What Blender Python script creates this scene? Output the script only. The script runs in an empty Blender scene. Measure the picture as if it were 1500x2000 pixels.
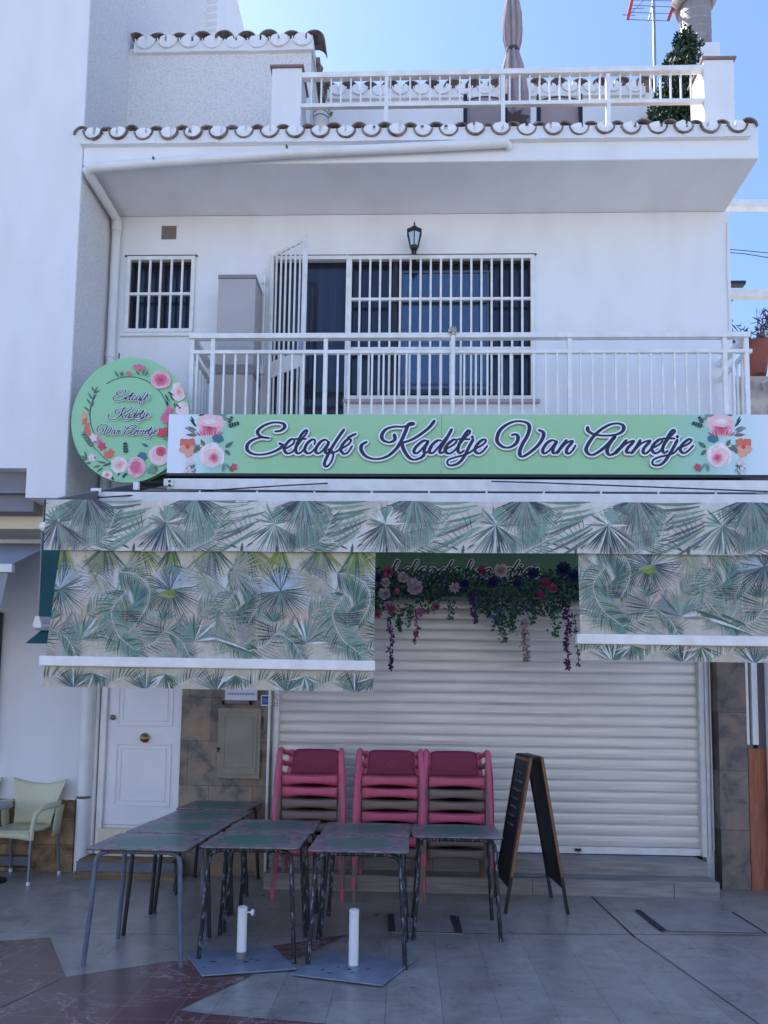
import bpy, bmesh, math, random
from math import radians as R, sin, cos, pi, hypot, atan2
from mathutils import Vector, Matrix
import mathutils
S = bpy.context.scene
COL = S.collection

# ------------------------------------------------------------------ camera
CF, CCX, CCY, EYE = 1444.0, 750.0, 1264.5, 1.65      # focal length in photo pixels, principal point, eye height
PITCH, YAW, ROLL = .0853, .03324, .01379
fw = Vector((-sin(YAW)*cos(PITCH), cos(YAW)*cos(PITCH), sin(PITCH)))
_r = fw.cross(Vector((0,0,1))).normalized(); _u = _r.cross(fw)
cr = _r*cos(ROLL)+_u*sin(ROLL); cu = -_r*sin(ROLL)+_u*cos(ROLL)
cam = bpy.data.cameras.new('camera'); co = bpy.data.objects.new('camera', cam); COL.objects.link(co)
co.matrix_world = Matrix(((cr.x,cu.x,-fw.x,0),(cr.y,cu.y,-fw.y,0),(cr.z,cu.z,-fw.z,EYE),(0,0,0,1)))
cam.sensor_fit = 'VERTICAL'; cam.sensor_height = 36; cam.sensor_width = 27
cam.lens = 36*CF/2000; cam.shift_y = (CCY-1000)/2000; cam.clip_end = 2000; cam.clip_start = .05
S.camera = co
S.render.resolution_x = 768; S.render.resolution_y = 1024

# ------------------------------------------------------------------ light
SUN_EL, SUN_AZ = R(50), R(-54)          # sun stands behind the tall neighbour house on the left
w = bpy.data.worlds.new('World'); S.world = w; w.use_nodes = True
nt = w.node_tree; bg = nt.nodes['Background']
sky = nt.nodes.new('ShaderNodeTexSky'); sky.sky_type = 'NISHITA'; sky.sun_disc = False
sky.sun_elevation = SUN_EL; sky.sun_rotation = SUN_AZ
sky.air_density = 1.25; sky.dust_density = 1.0; sky.ozone_density = 1.8
vm_ = nt.nodes.new('ShaderNodeVectorMath'); vm_.operation = 'MULTIPLY'; vm_.inputs[1].default_value = (.84, .94, 1.24)   # cool daylight white balance
nt.links.new(sky.outputs[0], vm_.inputs[0]); nt.links.new(vm_.outputs[0], bg.inputs[0]); bg.inputs[1].default_value = .096
sl = bpy.data.lights.new('sun', 'SUN'); so = bpy.data.objects.new('sun', sl); COL.objects.link(so)
sl.energy = 4.0; sl.angle = R(.53); sl.color = (1, .97, .94)
d = Vector((sin(SUN_AZ)*cos(SUN_EL), cos(SUN_AZ)*cos(SUN_EL), sin(SUN_EL)))
so.rotation_euler = d.to_track_quat('Z', 'Y').to_euler(); so.location = (-12, 12, 18)
S.view_settings.view_transform = 'Standard'; S.view_settings.look = 'None'
S.view_settings.gamma = 1; S.view_settings.exposure = 1.38

# ------------------------------------------------------------------ helpers
def ray(x, y): return cr*((x-CCX)/CF)+cu*((CCY-y)/CF)+fw
def P(x, y, Y):                         # point of the vertical plane at distance Y
    v = ray(x, y); t = Y/v.y; return Vector((v.x*t, Y, EYE+v.z*t))
def G(x, y, z=0.0):                     # point of the level plane at height z
    v = ray(x, y); t = (z-EYE)/v.z; return Vector((v.x*t, v.y*t, z))
def srgb(r, g, b):
    f = lambda c: ((c/255+.055)/1.055)**2.4 if c > 10 else c/255/12.92
    return (f(r), f(g), f(b), 1)
MATS = {}
def mat(name, col, rough=.6, metal=0, col2=None, nscale=4, nlo=.35, nhi=.65, stretch=(1,1,1), bump=0, bscale=60, spec=.5, detail=4, bstretch=(1,1,1)):
    if name in MATS: return MATS[name]
    m = bpy.data.materials.new(name); m.use_nodes = True; t = m.node_tree; b = t.nodes['Principled BSDF']
    b.inputs['Base Color'].default_value = col; b.inputs['Roughness'].default_value = rough
    b.inputs['Metallic'].default_value = metal; b.inputs['Specular IOR Level'].default_value = spec
    tc = t.nodes.new('ShaderNodeTexCoord')
    if col2:
        mp = t.nodes.new('ShaderNodeMapping'); mp.inputs['Scale'].default_value = stretch
        n = t.nodes.new('ShaderNodeTexNoise'); n.inputs['Scale'].default_value = nscale; n.inputs['Detail'].default_value = detail
        r = t.nodes.new('ShaderNodeValToRGB'); r.color_ramp.elements[0].position = nlo; r.color_ramp.elements[1].position = nhi
        r.color_ramp.elements[0].color = col; r.color_ramp.elements[1].color = col2
        t.links.new(tc.outputs['Object'], mp.inputs[0]); t.links.new(mp.outputs[0], n.inputs[0])
        t.links.new(n.outputs[0], r.inputs[0]); t.links.new(r.outputs[0], b.inputs['Base Color'])
    if bump:
        mp2 = t.nodes.new('ShaderNodeMapping'); mp2.inputs['Scale'].default_value = bstretch
        n2 = t.nodes.new('ShaderNodeTexNoise'); n2.inputs['Scale'].default_value = bscale; n2.inputs['Detail'].default_value = 3
        bp = t.nodes.new('ShaderNodeBump'); bp.inputs['Strength'].default_value = bump; bp.inputs['Distance'].default_value = .01
        t.links.new(tc.outputs['Object'], mp2.inputs[0]); t.links.new(mp2.outputs[0], n2.inputs[0])
        t.links.new(n2.outputs[0], bp.inputs['Height']); t.links.new(bp.outputs[0], b.inputs['Normal'])
    MATS[name] = m; return m
def vcol(name, rough=.6, noise=0, bump=0, trans=0):
    if name in MATS: return MATS[name]
    m = bpy.data.materials.new(name); m.use_nodes = True; t = m.node_tree; b = t.nodes['Principled BSDF']
    b.inputs['Roughness'].default_value = rough
    a = t.nodes.new('ShaderNodeAttribute'); a.attribute_name = 'Col'
    out = a.outputs['Color']
    if noise:
        tc = t.nodes.new('ShaderNodeTexCoord'); n = t.nodes.new('ShaderNodeTexNoise'); n.inputs['Scale'].default_value = 30; n.inputs['Detail'].default_value = 5
        mr = t.nodes.new('ShaderNodeMapRange'); mr.inputs[1].default_value = .3; mr.inputs[2].default_value = .7; mr.inputs[3].default_value = 1-noise; mr.inputs[4].default_value = 1+noise
        mx = t.nodes.new('ShaderNodeVectorMath'); mx.operation = 'SCALE'
        t.links.new(tc.outputs['Object'], n.inputs[0]); t.links.new(n.outputs[0], mr.inputs[0]); t.links.new(out, mx.inputs[0]); t.links.new(mr.outputs[0], mx.inputs['Scale'])
        out = mx.outputs[0]
    t.links.new(out, b.inputs['Base Color'])
    if bump:
        tc = t.nodes.new('ShaderNodeTexCoord'); mp = t.nodes.new('ShaderNodeMapping'); mp.inputs['Scale'].default_value = (2.2, 1, .8); n = t.nodes.new('ShaderNodeTexNoise'); n.inputs['Scale'].default_value = 2.6; n.inputs['Detail'].default_value = 4; n.inputs['Distortion'].default_value = 1.2
        bp = t.nodes.new('ShaderNodeBump'); bp.inputs['Strength'].default_value = bump; bp.inputs['Distance'].default_value = .05
        t.links.new(tc.outputs['Object'], mp.inputs[0]); t.links.new(mp.outputs[0], n.inputs[0]); t.links.new(n.outputs[0], bp.inputs['Height']); t.links.new(bp.outputs[0], b.inputs['Normal'])
    MATS[name] = m; return m

class MB:
    """collects shapes in world (or local) coordinates, then becomes one mesh object"""
    def __init__(s): s.v = []; s.f = []; s.c = []; s.cur = None
    def poly(s, pts, col=None):
        i = len(s.v); s.v += [tuple(p) for p in pts]; s.f.append(tuple(range(i, i+len(pts)))); s.c.append(col or s.cur)
    def hexa(s, p, col=None):           # 8 points: bottom 4 ccw, top 4 ccw
        i = len(s.v); s.v += [tuple(q) for q in p]
        for q in ((3,2,1,0),(4,5,6,7),(0,1,5,4),(1,2,6,5),(2,3,7,6),(3,0,4,7)): s.f.append(tuple(i+k for k in q)); s.c.append(col or s.cur)
        return s
    def box(s, x0, x1, y0, y1, z0, z1, col=None):
        x0,x1 = min(x0,x1),max(x0,x1); y0,y1 = min(y0,y1),max(y0,y1); z0,z1 = min(z0,z1),max(z0,z1)
        return s.hexa([(x0,y0,z0),(x1,y0,z0),(x1,y1,z0),(x0,y1,z0),(x0,y0,z1),(x1,y0,z1),(x1,y1,z1),(x0,y1,z1)], col)
    def bar(s, a, b, w, h, up=(0,0,1), col=None):   # rectangular bar from a to b, w across, h along up
        a, b = Vector(a), Vector(b); d = (b-a).normalized(); up = Vector(up); sd = d.cross(up)
        if sd.length < 1e-4: sd = Vector((1,0,0))
        sd.normalize(); u = sd.cross(d); sd = sd*w/2; u = u*h/2
        return s.hexa([a-sd-u,a+sd-u,b+sd-u,b-sd-u,a-sd+u,a+sd+u,b+sd+u,b-sd+u], col)
    def tube(s, pts, r, n=10, caps=True, col=None, flat=None):
        pts = [Vector(p) for p in pts]; m = len(pts); rs = r if isinstance(r, (list, tuple)) else [r]*m
        base = len(s.v); pu = None
        for k, p in enumerate(pts):
            t = (pts[min(k+1, m-1)]-pts[max(k-1, 0)])
            t = t.normalized() if t.length > 1e-9 else Vector((0,0,1))
            if flat is not None: nrm = Vector(flat); sd = t.cross(nrm); sd = sd.normalized() if sd.length > 1e-6 else Vector((1,0,0)); u = nrm
            else:
                if pu is None: pu = Vector((0,1,0)) if abs(t.y) < .8 else Vector((1,0,0))
                sd = t.cross(pu).normalized(); u = sd.cross(t).normalized(); pu = u
            for j in range(n):
                a = 2*pi*j/n
                if flat is not None: q = p+sd*(cos(a)*rs[k])+u*(sin(a)*s.flatk)
                else: q = p+sd*(cos(a)*rs[k])+u*(sin(a)*rs[k])
                s.v.append(tuple(q))
        for k in range(m-1):
            for j in range(n):
                a, b = base+k*n+j, base+k*n+(j+1) % n
                s.f.append((a, b, b+n, a+n)); s.c.append(col or s.cur)
        if caps:
            s.f.append(tuple(base+j for j in range(n))[::-1]); s.c.append(col or s.cur)
            s.f.append(tuple(base+(m-1)*n+j for j in range(n))); s.c.append(col or s.cur)
        return s
    flatk = .002
    def lathe(s, prof, cx, cy, n=24, col=None, mod=None):   # prof: (r, z)
        base = len(s.v)
        for (r, z) in prof:
            for j in range(n):
                a = 2*pi*j/n; rr = r*(mod(a, z) if mod else 1)
                s.v.append((cx+rr*cos(a), cy+rr*sin(a), z))
        for k in range(len(prof)-1):
            for j in range(n):
                a, b = base+k*n+j, base+k*n+(j+1) % n
                s.f.append((a, b, b+n, a+n)); s.c.append(col or s.cur)
        s.f.append(tuple(base+j for j in range(n))[::-1]); s.c.append(col or s.cur)
        s.f.append(tuple(base+(len(prof)-1)*n+j for j in range(n))); s.c.append(col or s.cur)
        return s
    def prism(s, pts, off, col=None):   # polygon extruded by vector
        off = Vector(off); n = len(pts); i = len(s.v)
        s.v += [tuple(p) for p in pts]+[tuple(Vector(p)+off) for p in pts]
        s.f.append(tuple(range(i, i+n))[::-1]); s.f.append(tuple(range(i+n, i+2*n))); s.c += [col or s.cur]*2
        for k in range(n): s.f.append((i+k, i+(k+1) % n, i+n+(k+1) % n, i+n+k)); s.c.append(col or s.cur)
        return s
    def grid(s, fn, nu, nv, col=None):
        b = len(s.v)
        for i in range(nu+1):
            for j in range(nv+1): s.v.append(tuple(fn(i/nu, j/nv)))
        for i in range(nu):
            for j in range(nv):
                a = b+i*(nv+1)+j; s.f.append((a, a+nv+1, a+nv+2, a+1)); s.c.append(col or s.cur)
        return s
ORG = {}
def fin(name, mb, m, parent=None, smooth=False, bevel=0, fixn=True, loc=None, solid=0):
    me = bpy.data.meshes.new(name)
    org = ORG.get(parent.name, Vector((0,0,0))) if parent else (Vector(loc) if loc else Vector((0,0,0)))
    me.from_pydata([tuple(Vector(p)-org) for p in mb.v], [], mb.f)
    if any(c is not None for c in mb.c):
        ca = me.color_attributes.new('Col', 'FLOAT_COLOR', 'CORNER'); k = 0; dat = []
        for f, c in zip(mb.f, mb.c):
            dat += list(c or (.5,.5,.5,1))*len(f)
        ca.data.foreach_set('color', dat)
    o = bpy.data.objects.new(name, me); COL.objects.link(o); me.materials.append(m)
    if fixn:
        bm = bmesh.new(); bm.from_mesh(me); bmesh.ops.recalc_face_normals(bm, faces=bm.faces); bm.to_mesh(me); bm.free()
    if smooth:
        me.polygons.foreach_set('use_smooth', [True]*len(me.polygons))
        me.set_sharp_from_angle(angle=R(38))
    if parent: o.parent = parent
    elif loc: o.location = loc
    ORG[o.name] = org
    if bevel:
        b = o.modifiers.new('bevel', 'BEVEL'); b.width = bevel; b.segments = 2; b.limit_method = 'ANGLE'; b.harden_normals = False
    if solid:
        b = o.modifiers.new('solid', 'SOLIDIFY'); b.thickness = solid; b.offset = 0
    return o
def tag(o, label, cat, group=None, kind=None):
    if label: o['label'] = label
    if cat: o['category'] = cat
    if group: o['group'] = group
    if kind: o['kind'] = kind
    return o
def thing(name, label, cat, loc=(0,0,0), group=None, rz=0):
    o = bpy.data.objects.new(name, None); COL.objects.link(o); o.location = loc; o.empty_display_size = .2
    o.rotation_euler = (0,0,rz); ORG[o.name] = Vector(loc) if not rz else Vector((0,0,0))
    return tag(o, label, cat, group)
def local(o): ORG[o.name] = Vector((0,0,0)); return o      # its parts are given in the thing's own coordinates
def copy_tree(o, parent=None):
    c = o.copy(); COL.objects.link(c); c.parent = parent
    for ch in [x for x in bpy.data.objects if x.parent == o]: copy_tree(ch, c)
    return c
def struct(name, mb, m, **k): o = fin(name, mb, m, **k); o['kind'] = 'structure'; return o
def text_mesh(txt, size, loc, name, m, parent, ext=.0006, align='CENTER'):
    c = bpy.data.curves.new('t', 'FONT'); c.body = txt; c.size = size; c.align_x = align; c.align_y = 'CENTER'; c.extrude = ext
    t = bpy.data.objects.new('t', c); COL.objects.link(t); dg = bpy.context.evaluated_depsgraph_get()
    me = bpy.data.meshes.new_from_object(t.evaluated_get(dg)); bpy.data.objects.remove(t)
    org = ORG[parent.name]; me.transform(Matrix.Translation(Vector(loc)-org) @ Matrix.Rotation(R(90), 4, 'X'))
    o = bpy.data.objects.new(name, me); me.materials.clear(); me.materials.append(m); COL.objects.link(o); o.parent = parent; return o
rnd = random.Random(7)

# ------------------------------------------------------------------ materials
white_plaster = mat('white_plaster', srgb(228,229,230), .85, col2=srgb(219,219,218), nscale=2.2, nlo=.4, nhi=.85, stretch=(1.6,1,.55), detail=9, bump=.3, bscale=30)
smooth_plaster = mat('smooth_white_plaster', srgb(230,231,232), .8, col2=srgb(219,218,217), nscale=1.8, nlo=.42, nhi=.9, stretch=(1.5,1,.6), detail=9, bump=.16, bscale=16)
stucco = mat('rough_white_stucco', srgb(226,224,222), .95, col2=srgb(196,194,192), nscale=45, nlo=.45, nhi=.8, bump=1.0, bscale=70)
white_metal = mat('white_painted_metal', srgb(235,235,232), .35, col2=srgb(222,221,215), nscale=9)
pvc = mat('white_plastic_pipe', srgb(226,227,226), .4, col2=srgb(206,206,200), nscale=3, nlo=.5, nhi=.8)
cream = mat('cream_plaster', srgb(228,214,184), .85, bump=.15, bscale=30)
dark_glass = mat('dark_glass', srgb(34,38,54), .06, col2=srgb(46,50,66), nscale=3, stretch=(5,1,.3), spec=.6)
mirror_glass = mat('reflecting_blue_glass', srgb(98,112,124), .05, metal=.8)
black_metal = mat('black_metal', srgb(24,26,32), .4)
dark_wood = mat('dark_interior', srgb(40,36,40), .7)
rail_metal = white_metal
tile_clay = mat('old_clay_tile', srgb(150,134,124), .9, col2=srgb(96,80,74), nscale=14, bump=.5, bscale=50)
mortar = mat('white_mortar', srgb(236,234,230), .9, bump=.7, bscale=40)
grey_cab = mat('grey_beige_plastic', srgb(176,172,170), .6, col2=srgb(168,164,163), nscale=2)
dgrey_cab = mat('darker_grey_plastic', srgb(134,131,134), .6)

# ------------------------------------------------------------------ ground
def floor_mat():
    m = bpy.data.materials.new('polished_grey_paving'); m.use_nodes = True; t = m.node_tree; b = t.nodes['Principled BSDF']; L = t.links.new
    tc = t.nodes.new('ShaderNodeTexCoord'); mp = t.nodes.new('ShaderNodeMapping'); mp.inputs['Rotation'].default_value = (0,0,R(90.0)); mp.inputs['Location'].default_value = (.02,.105,0)
    br = t.nodes.new('ShaderNodeTexBrick'); br.offset = .5; br.inputs['Scale'].default_value = 1; br.inputs['Brick Width'].default_value = .62; br.inputs['Row Height'].default_value = .315
    br.inputs['Mortar Size'].default_value = .003; br.inputs['Mortar Smooth'].default_value = .3
    br.inputs['Color1'].default_value = srgb(172,166,157); br.inputs['Color2'].default_value = srgb(158,153,146); br.inputs['Mortar'].default_value = srgb(134,129,123)
    L(tc.outputs['Object'], mp.inputs[0]); L(mp.outputs[0], br.inputs[0])
    n = t.nodes.new('ShaderNodeTexNoise'); n.inputs['Scale'].default_value = 3.2; n.inputs['Detail'].default_value = 7; n.inputs['Roughness'].default_value = .65; n.inputs['Distortion'].default_value = .8
    L(tc.outputs['Object'], n.inputs[0])
    cr_ = t.nodes.new('ShaderNodeValToRGB'); cr_.color_ramp.elements[0].position = .3; cr_.color_ramp.elements[1].position = .75
    cr_.color_ramp.elements[0].color = (.62,.6,.58,1); cr_.color_ramp.elements[1].color = (1.12,1.1,1.08,1); L(n.outputs[0], cr_.inputs[0])
    mx = t.nodes.new('ShaderNodeMix'); mx.data_type = 'RGBA'; mx.blend_type = 'MULTIPLY'; mx.inputs[0].default_value = 1
    L(br.outputs[0], mx.inputs[6]); L(cr_.outputs[0], mx.inputs[7])
    # dark wandering marks
    n2 = t.nodes.new('ShaderNodeTexNoise'); n2.inputs['Scale'].default_value = 2.4; n2.inputs['Detail'].default_value = 9; n2.inputs['Distortion'].default_value = 1.6
    L(tc.outputs['Object'], n2.inputs[0])
    r2 = t.nodes.new('ShaderNodeValToRGB'); e = r2.color_ramp.elements; e[0].position = .485; e[0].color = (1,1,1,1); e[1].position = .515; e[1].color = (1,1,1,1)
    k = r2.color_ramp.elements.new(.5); k.color = (.55,.55,.55,1); L(n2.outputs[0], r2.inputs[0])
    mx2 = t.nodes.new('ShaderNodeMix'); mx2.data_type = 'RGBA'; mx2.blend_type = 'MULTIPLY'; mx2.inputs[0].default_value = .55
    L(mx.outputs[2], mx2.inputs[6]); L(r2.outputs[0], mx2.inputs[7]); L(mx2.outputs[2], b.inputs['Base Color'])
    rr = t.nodes.new('ShaderNodeMapRange'); rr.inputs[3].default_value = .2; rr.inputs[4].default_value = .42; L(n.outputs[0], rr.inputs[0]); L(rr.outputs[0], b.inputs['Roughness'])
    bp = t.nodes.new('ShaderNodeBump'); bp.inputs['Strength'].default_value = .25; bp.inputs['Distance'].default_value = .002; L(br.outputs['Fac'], bp.inputs['Height']); bp.invert = True
    L(bp.outputs[0], b.inputs['Normal']); return m
g = MB(); g.poly([(-150,-150,0),(150,-150,0),(150,150,0),(-150,150,0)])
struct('ground', g, floor_mat(), fixn=False)
def marble():
    m = bpy.data.materials.new('dark_red_marble'); m.use_nodes = True; t = m.node_tree; b = t.nodes['Principled BSDF']; L = t.links.new
    tc = t.nodes.new('ShaderNodeTexCoord'); n = t.nodes.new('ShaderNodeTexNoise'); n.inputs['Scale'].default_value = 2.0; n.inputs['Detail'].default_value = 12; n.inputs['Roughness'].default_value = .62; n.inputs['Distortion'].default_value = .9
    L(tc.outputs['Object'], n.inputs[0]); r = t.nodes.new('ShaderNodeValToRGB'); e = r.color_ramp.elements
    e[0].position = .35; e[0].color = srgb(106,80,78); e[1].position = .75; e[1].color = srgb(138,110,104)
    for p, c in ((.494, srgb(116,82,80)), (.503, srgb(156,136,134)), (.515, srgb(118,84,82)), (.60,srgb(110,78,76)),(.612,srgb(142,118,116)),(.625,srgb(120,86,84))): k = e.new(p); k.color = c
    L(n.outputs[0], r.inputs[0]); br = t.nodes.new('ShaderNodeTexBrick'); br.offset = 0; br.inputs['Scale'].default_value = 1; br.inputs['Brick Width'].default_value = .31; br.inputs['Row Height'].default_value = .31
    br.inputs['Mortar Size'].default_value = .003; br.inputs['Color1'].default_value = (1,1,1,1); br.inputs['Color2'].default_value = (.82,.8,.8,1); br.inputs['Mortar'].default_value = (1.6,1.6,1.6,1); L(tc.outputs['Object'], br.inputs[0])
    mx = t.nodes.new('ShaderNodeMix'); mx.data_type = 'RGBA'; mx.blend_type = 'MULTIPLY'; mx.inputs[0].default_value = 1; L(r.outputs[0], mx.inputs[6]); L(br.outputs[0], mx.inputs[7])
    L(mx.outputs[2], b.inputs['Base Color']); b.inputs['Roughness'].default_value = .25; return m
g = MB(); z = .004
for pts in ([(-3.6,4.1),(-2.21,4.122),(-2.068,4.607),(-2.538,5.358),(-3.6,5.0)],
            [(-2.068,4.607),(-1.523,4.935),(-1.40,4.95),(-1.25,4.72),(-.944,4.723),(-1.24,4.16),(-1.045,4.118),(-.436,4.04),(.1,3.9),(-.2,3.2),(-2.6,3.2),(-2.2,4.1)],
            [(-.959,5.272),(-.417,5.598),(-.746,5.013),(-.86,5.08)]):
    g.poly([(x, y, z) for x, y in pts])
struct('paving_inlay', g, marble(), fixn=False)
seam_m = mat('dark_joint', srgb(52,52,55), .8)
def strip(g, a, b, wd, z=.004):
    a, b = Vector((a[0],a[1],z)), Vector((b[0],b[1],z)); s = (b-a).normalized().cross(Vector((0,0,1)))*wd/2
    g.poly([a-s, b-s, b+s, a+s])
g = MB()
for a, b, wd in (((1.678,6.95),(1.70,5.7),.012),((1.70,5.7),(1.9,4.2),.007),((1.9,4.2),(2.1,2.5),.007),((-4.5,5.40),(.1,5.55),.004),((.43,5.69),(3.9,5.90),.008)): strip(g, a, b, wd)
struct('paving_joints', g, seam_m, fixn=False)
slab = mat('worn_paving_slab', srgb(160,154,147), .35, col2=srgb(138,133,127), nscale=5)
def cover(name, label, x0, x1, y0, y1, sl):
    t = thing(name, label, 'access cover', ((x0+x1)/2, y0, 0), 'access covers let into the paving')
    fin('slab', MB().box(x0, x1, y0, y1, -.02, .005), slab, t)
    g = MB(); q = .006
    for a, b in (((x0,y0),(x1,y0)),((x1,y0),(x1,y1))): strip(g, a, b, .016, q+.002)
    for s in sl: strip(g, (s, y0), (s-.02, y1), .05, q+.004)
    fin('slot', g, seam_m, t, fixn=False)
    g = MB(); strip(g, (x0,y1), (x1,y1), .012, q+.001); fin('edge_strip', g, mat('pale_strip', srgb(170,170,165), .4), t, fixn=False)
cover('access_cover', 'square paving cover with two dark slots in front of the pink chairs', -.11, .42, 5.69, 6.15, (-.1, .40))
cover('access_cover', 'wide paving cover with one dark slot in front of the shop steps on the right', 1.97, 2.74, 5.86, 6.46, (1.97,))

# ------------------------------------------------------------------ cafe building
FY = 7.45; XL, XR = -3.24, 3.31
house = thing('cafe_building', 'white cafe building with a deep tiled eave, barred upper windows and closed roller shutter', 'building', (0, FY, 0))
def stone_mat(name, c1, c2, c3, w_, h_):
    m = bpy.data.materials.new(name); m.use_nodes = True; t = m.node_tree; b = t.nodes['Principled BSDF']; L = t.links.new
    tc = t.nodes.new('ShaderNodeTexCoord'); mp = t.nodes.new('ShaderNodeMapping'); mp.inputs['Rotation'].default_value = (R(90),0,0); L(tc.outputs['Object'], mp.inputs[0])
    br = t.nodes.new('ShaderNodeTexBrick'); br.offset = .5; br.inputs['Scale'].default_value = 1; br.inputs['Brick Width'].default_value = w_; br.inputs['Row Height'].default_value = h_
    br.inputs['Mortar Size'].default_value = .003; br.inputs['Color1'].default_value = (1,1,1,1); br.inputs['Color2'].default_value = (.72,.7,.7,1); br.inputs['Mortar'].default_value = (.35,.33,.33,1)
    L(mp.outputs[0], br.inputs[0])
    n = t.nodes.new('ShaderNodeTexNoise'); n.inputs['Scale'].default_value = 5; n.inputs['Detail'].default_value = 9; n.inputs['Roughness'].default_value = .62; n.inputs['Distortion'].default_value = .6; L(tc.outputs['Object'], n.inputs[0])
    r = t.nodes.new('ShaderNodeValToRGB'); e = r.color_ramp.elements; e[0].position = .34; e[0].color = c1; e[1].position = .68; e[1].color = c3; k = e.new(.5); k.color = c2; L(n.outputs[0], r.inputs[0])
    mx = t.nodes.new('ShaderNodeMix'); mx.data_type = 'RGBA'; mx.blend_type = 'MULTIPLY'; mx.inputs[0].default_value = 1; L(r.outputs[0], mx.inputs[6]); L(br.outputs[0], mx.inputs[7]); L(mx.outputs[2], b.inputs['Base Color'])
    b.inputs['Roughness'].default_value = .6
    bp = t.nodes.new('ShaderNodeBump'); bp.inputs['Strength'].default_value = .4; bp.inputs['Distance'].default_value = .006; L(n.outputs[0], bp.inputs['Height']); L(bp.outputs[0], b.inputs['Normal']); return m
slate = stone_mat('brown_slate_tiles', srgb(96,91,88), srgb(142,131,118), srgb(176,148,116), .44, .44)
slate_dark = stone_mat('dark_slate_tiles', srgb(86,80,77), srgb(122,111,102), srgb(148,124,104), .6, .56)
# upper wall with window openings, made of butted blocks
def wall_with_holes(g, x0, x1, z0, z1, holes, y0, y1):
    xs = sorted({x0, x1, *[h[0] for h in holes], *[h[1] for h in holes]})
    for a, b in zip(xs[:-1], xs[1:]):
        cuts = sorted([(h[2], h[3]) for h in holes if h[0] <= a+1e-6 and h[1] >= b-1e-6]); zc = z0
        for c0, c1 in cuts:
            if c0 > zc: g.box(a, b, y0, y1, zc, c0)
            zc = c1
        if zc < z1: g.box(a, b, y0, y1, zc, z1)
WIN1 = (-3.03, -2.335, 5.625, 6.43); DOOR = (-1.48, -.70, 4.33, 6.42); WIN2 = (-.66, 1.255, 4.89, 6.42)
g = MB(); wall_with_holes(g, XL, XR, 4.33, 6.915, [WIN1, DOOR, WIN2], FY, FY+.28)
fin('upper_wall', g, smooth_plaster, house)
g = MB(); g.box(XL, XR, FY+.28, 14, 4.33, 6.915); fin('building_body', g, white_plaster, house)
# flat eave slab with deep white face
g = MB(); g.box(-3.235, 3.275, 6.70, FY+6, 6.92, 7.28)
fin('eave_slab', g, smooth_plaster, house, bevel=.012)
# ground floor walls: stone cladding, pillar, inner side
g = MB(); wall_with_holes(g, XL, 4.6, 0, 4.33, [(-3.035,-2.287,.47,2.7), (-1.33,2.93,.0,3.28)], FY, FY+.28); fin('ground_floor_wall', g, smooth_plaster, house)
g = MB(); g.box(-2.28, -1.36, FY-.03, FY, 0, 2.9); fin('stone_cladding', g, slate, house)
g = MB(); g.box(3.0, 3.27, 7.28, FY, -.05, 3.2); fin('stone_pillar', g, slate_dark, house)
g = MB(); g.box(-1.33, 2.93, FY+.12, FY+.2, 0, 3.28); fin('shutter_backing', g, dark_wood, house)
# roller shutter
def shutter_mat():
    m = mat('brushed_aluminium_slats', srgb(222,219,211), .30, metal=.15, col2=srgb(200,196,188), nscale=3, stretch=(.5,1,9), nlo=.3, nhi=.7, bump=.18, bscale=9, bstretch=(.4,1,5)); return m
g = MB(); z0 = .345; n = 27; pitch = .107; prof = [(0,0),(-.006,.004),(-.0095,.020),(-.0115,.05),(-.011,.080),(-.0085,.096),(-.003,.1025),(0,.107)]
x0, x1 = -1.30, 2.885
b0 = None
for k in range(n):
    for i in range(len(prof)-1):
        (ya,za),(yb,zb) = prof[i], prof[i+1]; zz = z0+k*pitch; j = rnd.uniform(-.0008,.0008)
        g.poly([(x0,FY+.06+ya,zz+za),(x1,FY+.06+ya,zz+za),(x1,FY+.06+yb,zz+zb),(x0,FY+.06+yb,zz+zb)])
sh = fin('roller_shutter', g, shutter_mat(), house, smooth=False, fixn=False)
g = MB(); g.box(x0, x1, FY+.03, FY+.07, .275, .343); fin('bottom_bar', g, white_metal, sh, bevel=.004)
g = MB(); g.box(1.66,1.72, FY+.015, FY+.03, .30,.325); g.tube([(1.69,FY+.02,.3),(1.69,FY+.0,.3)],.008); fin('lock_latch', g, black_metal, sh)
for a, b in ((-1.345,-1.30),(2.885,2.93)): fin('guide_rail', MB().box(a, b, FY-.012, FY+.08, .27, 3.25), white_metal, sh, bevel=.004)
g = MB(); g.box(2.936, 2.965, FY-.03, FY+.0, .27, 2.6); g.tube([(2.975,FY-.05,2.3),(2.98,FY-.05,.34)],.006); fin('side_channel', g, white_metal, sh, bevel=.003)
g = MB(); g.box(-1.40,-1.375, FY-.06, FY, .0, 2.9); fin('corner_trim', g, white_metal, house, bevel=.003)
g = MB()
for i, (a, b) in enumerate(((0,0),(-.012,-.03),(.004,-.055),(-.02,-.09),(.004,-.09),(-.02,-.115),(.004,-.115))): g.tube([(-1.322+a,FY-.013,1.80+b),(-1.322+a,FY-.016,1.80+b)],.005,8)
fin('switch_screw', g, black_metal, sh)
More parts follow.
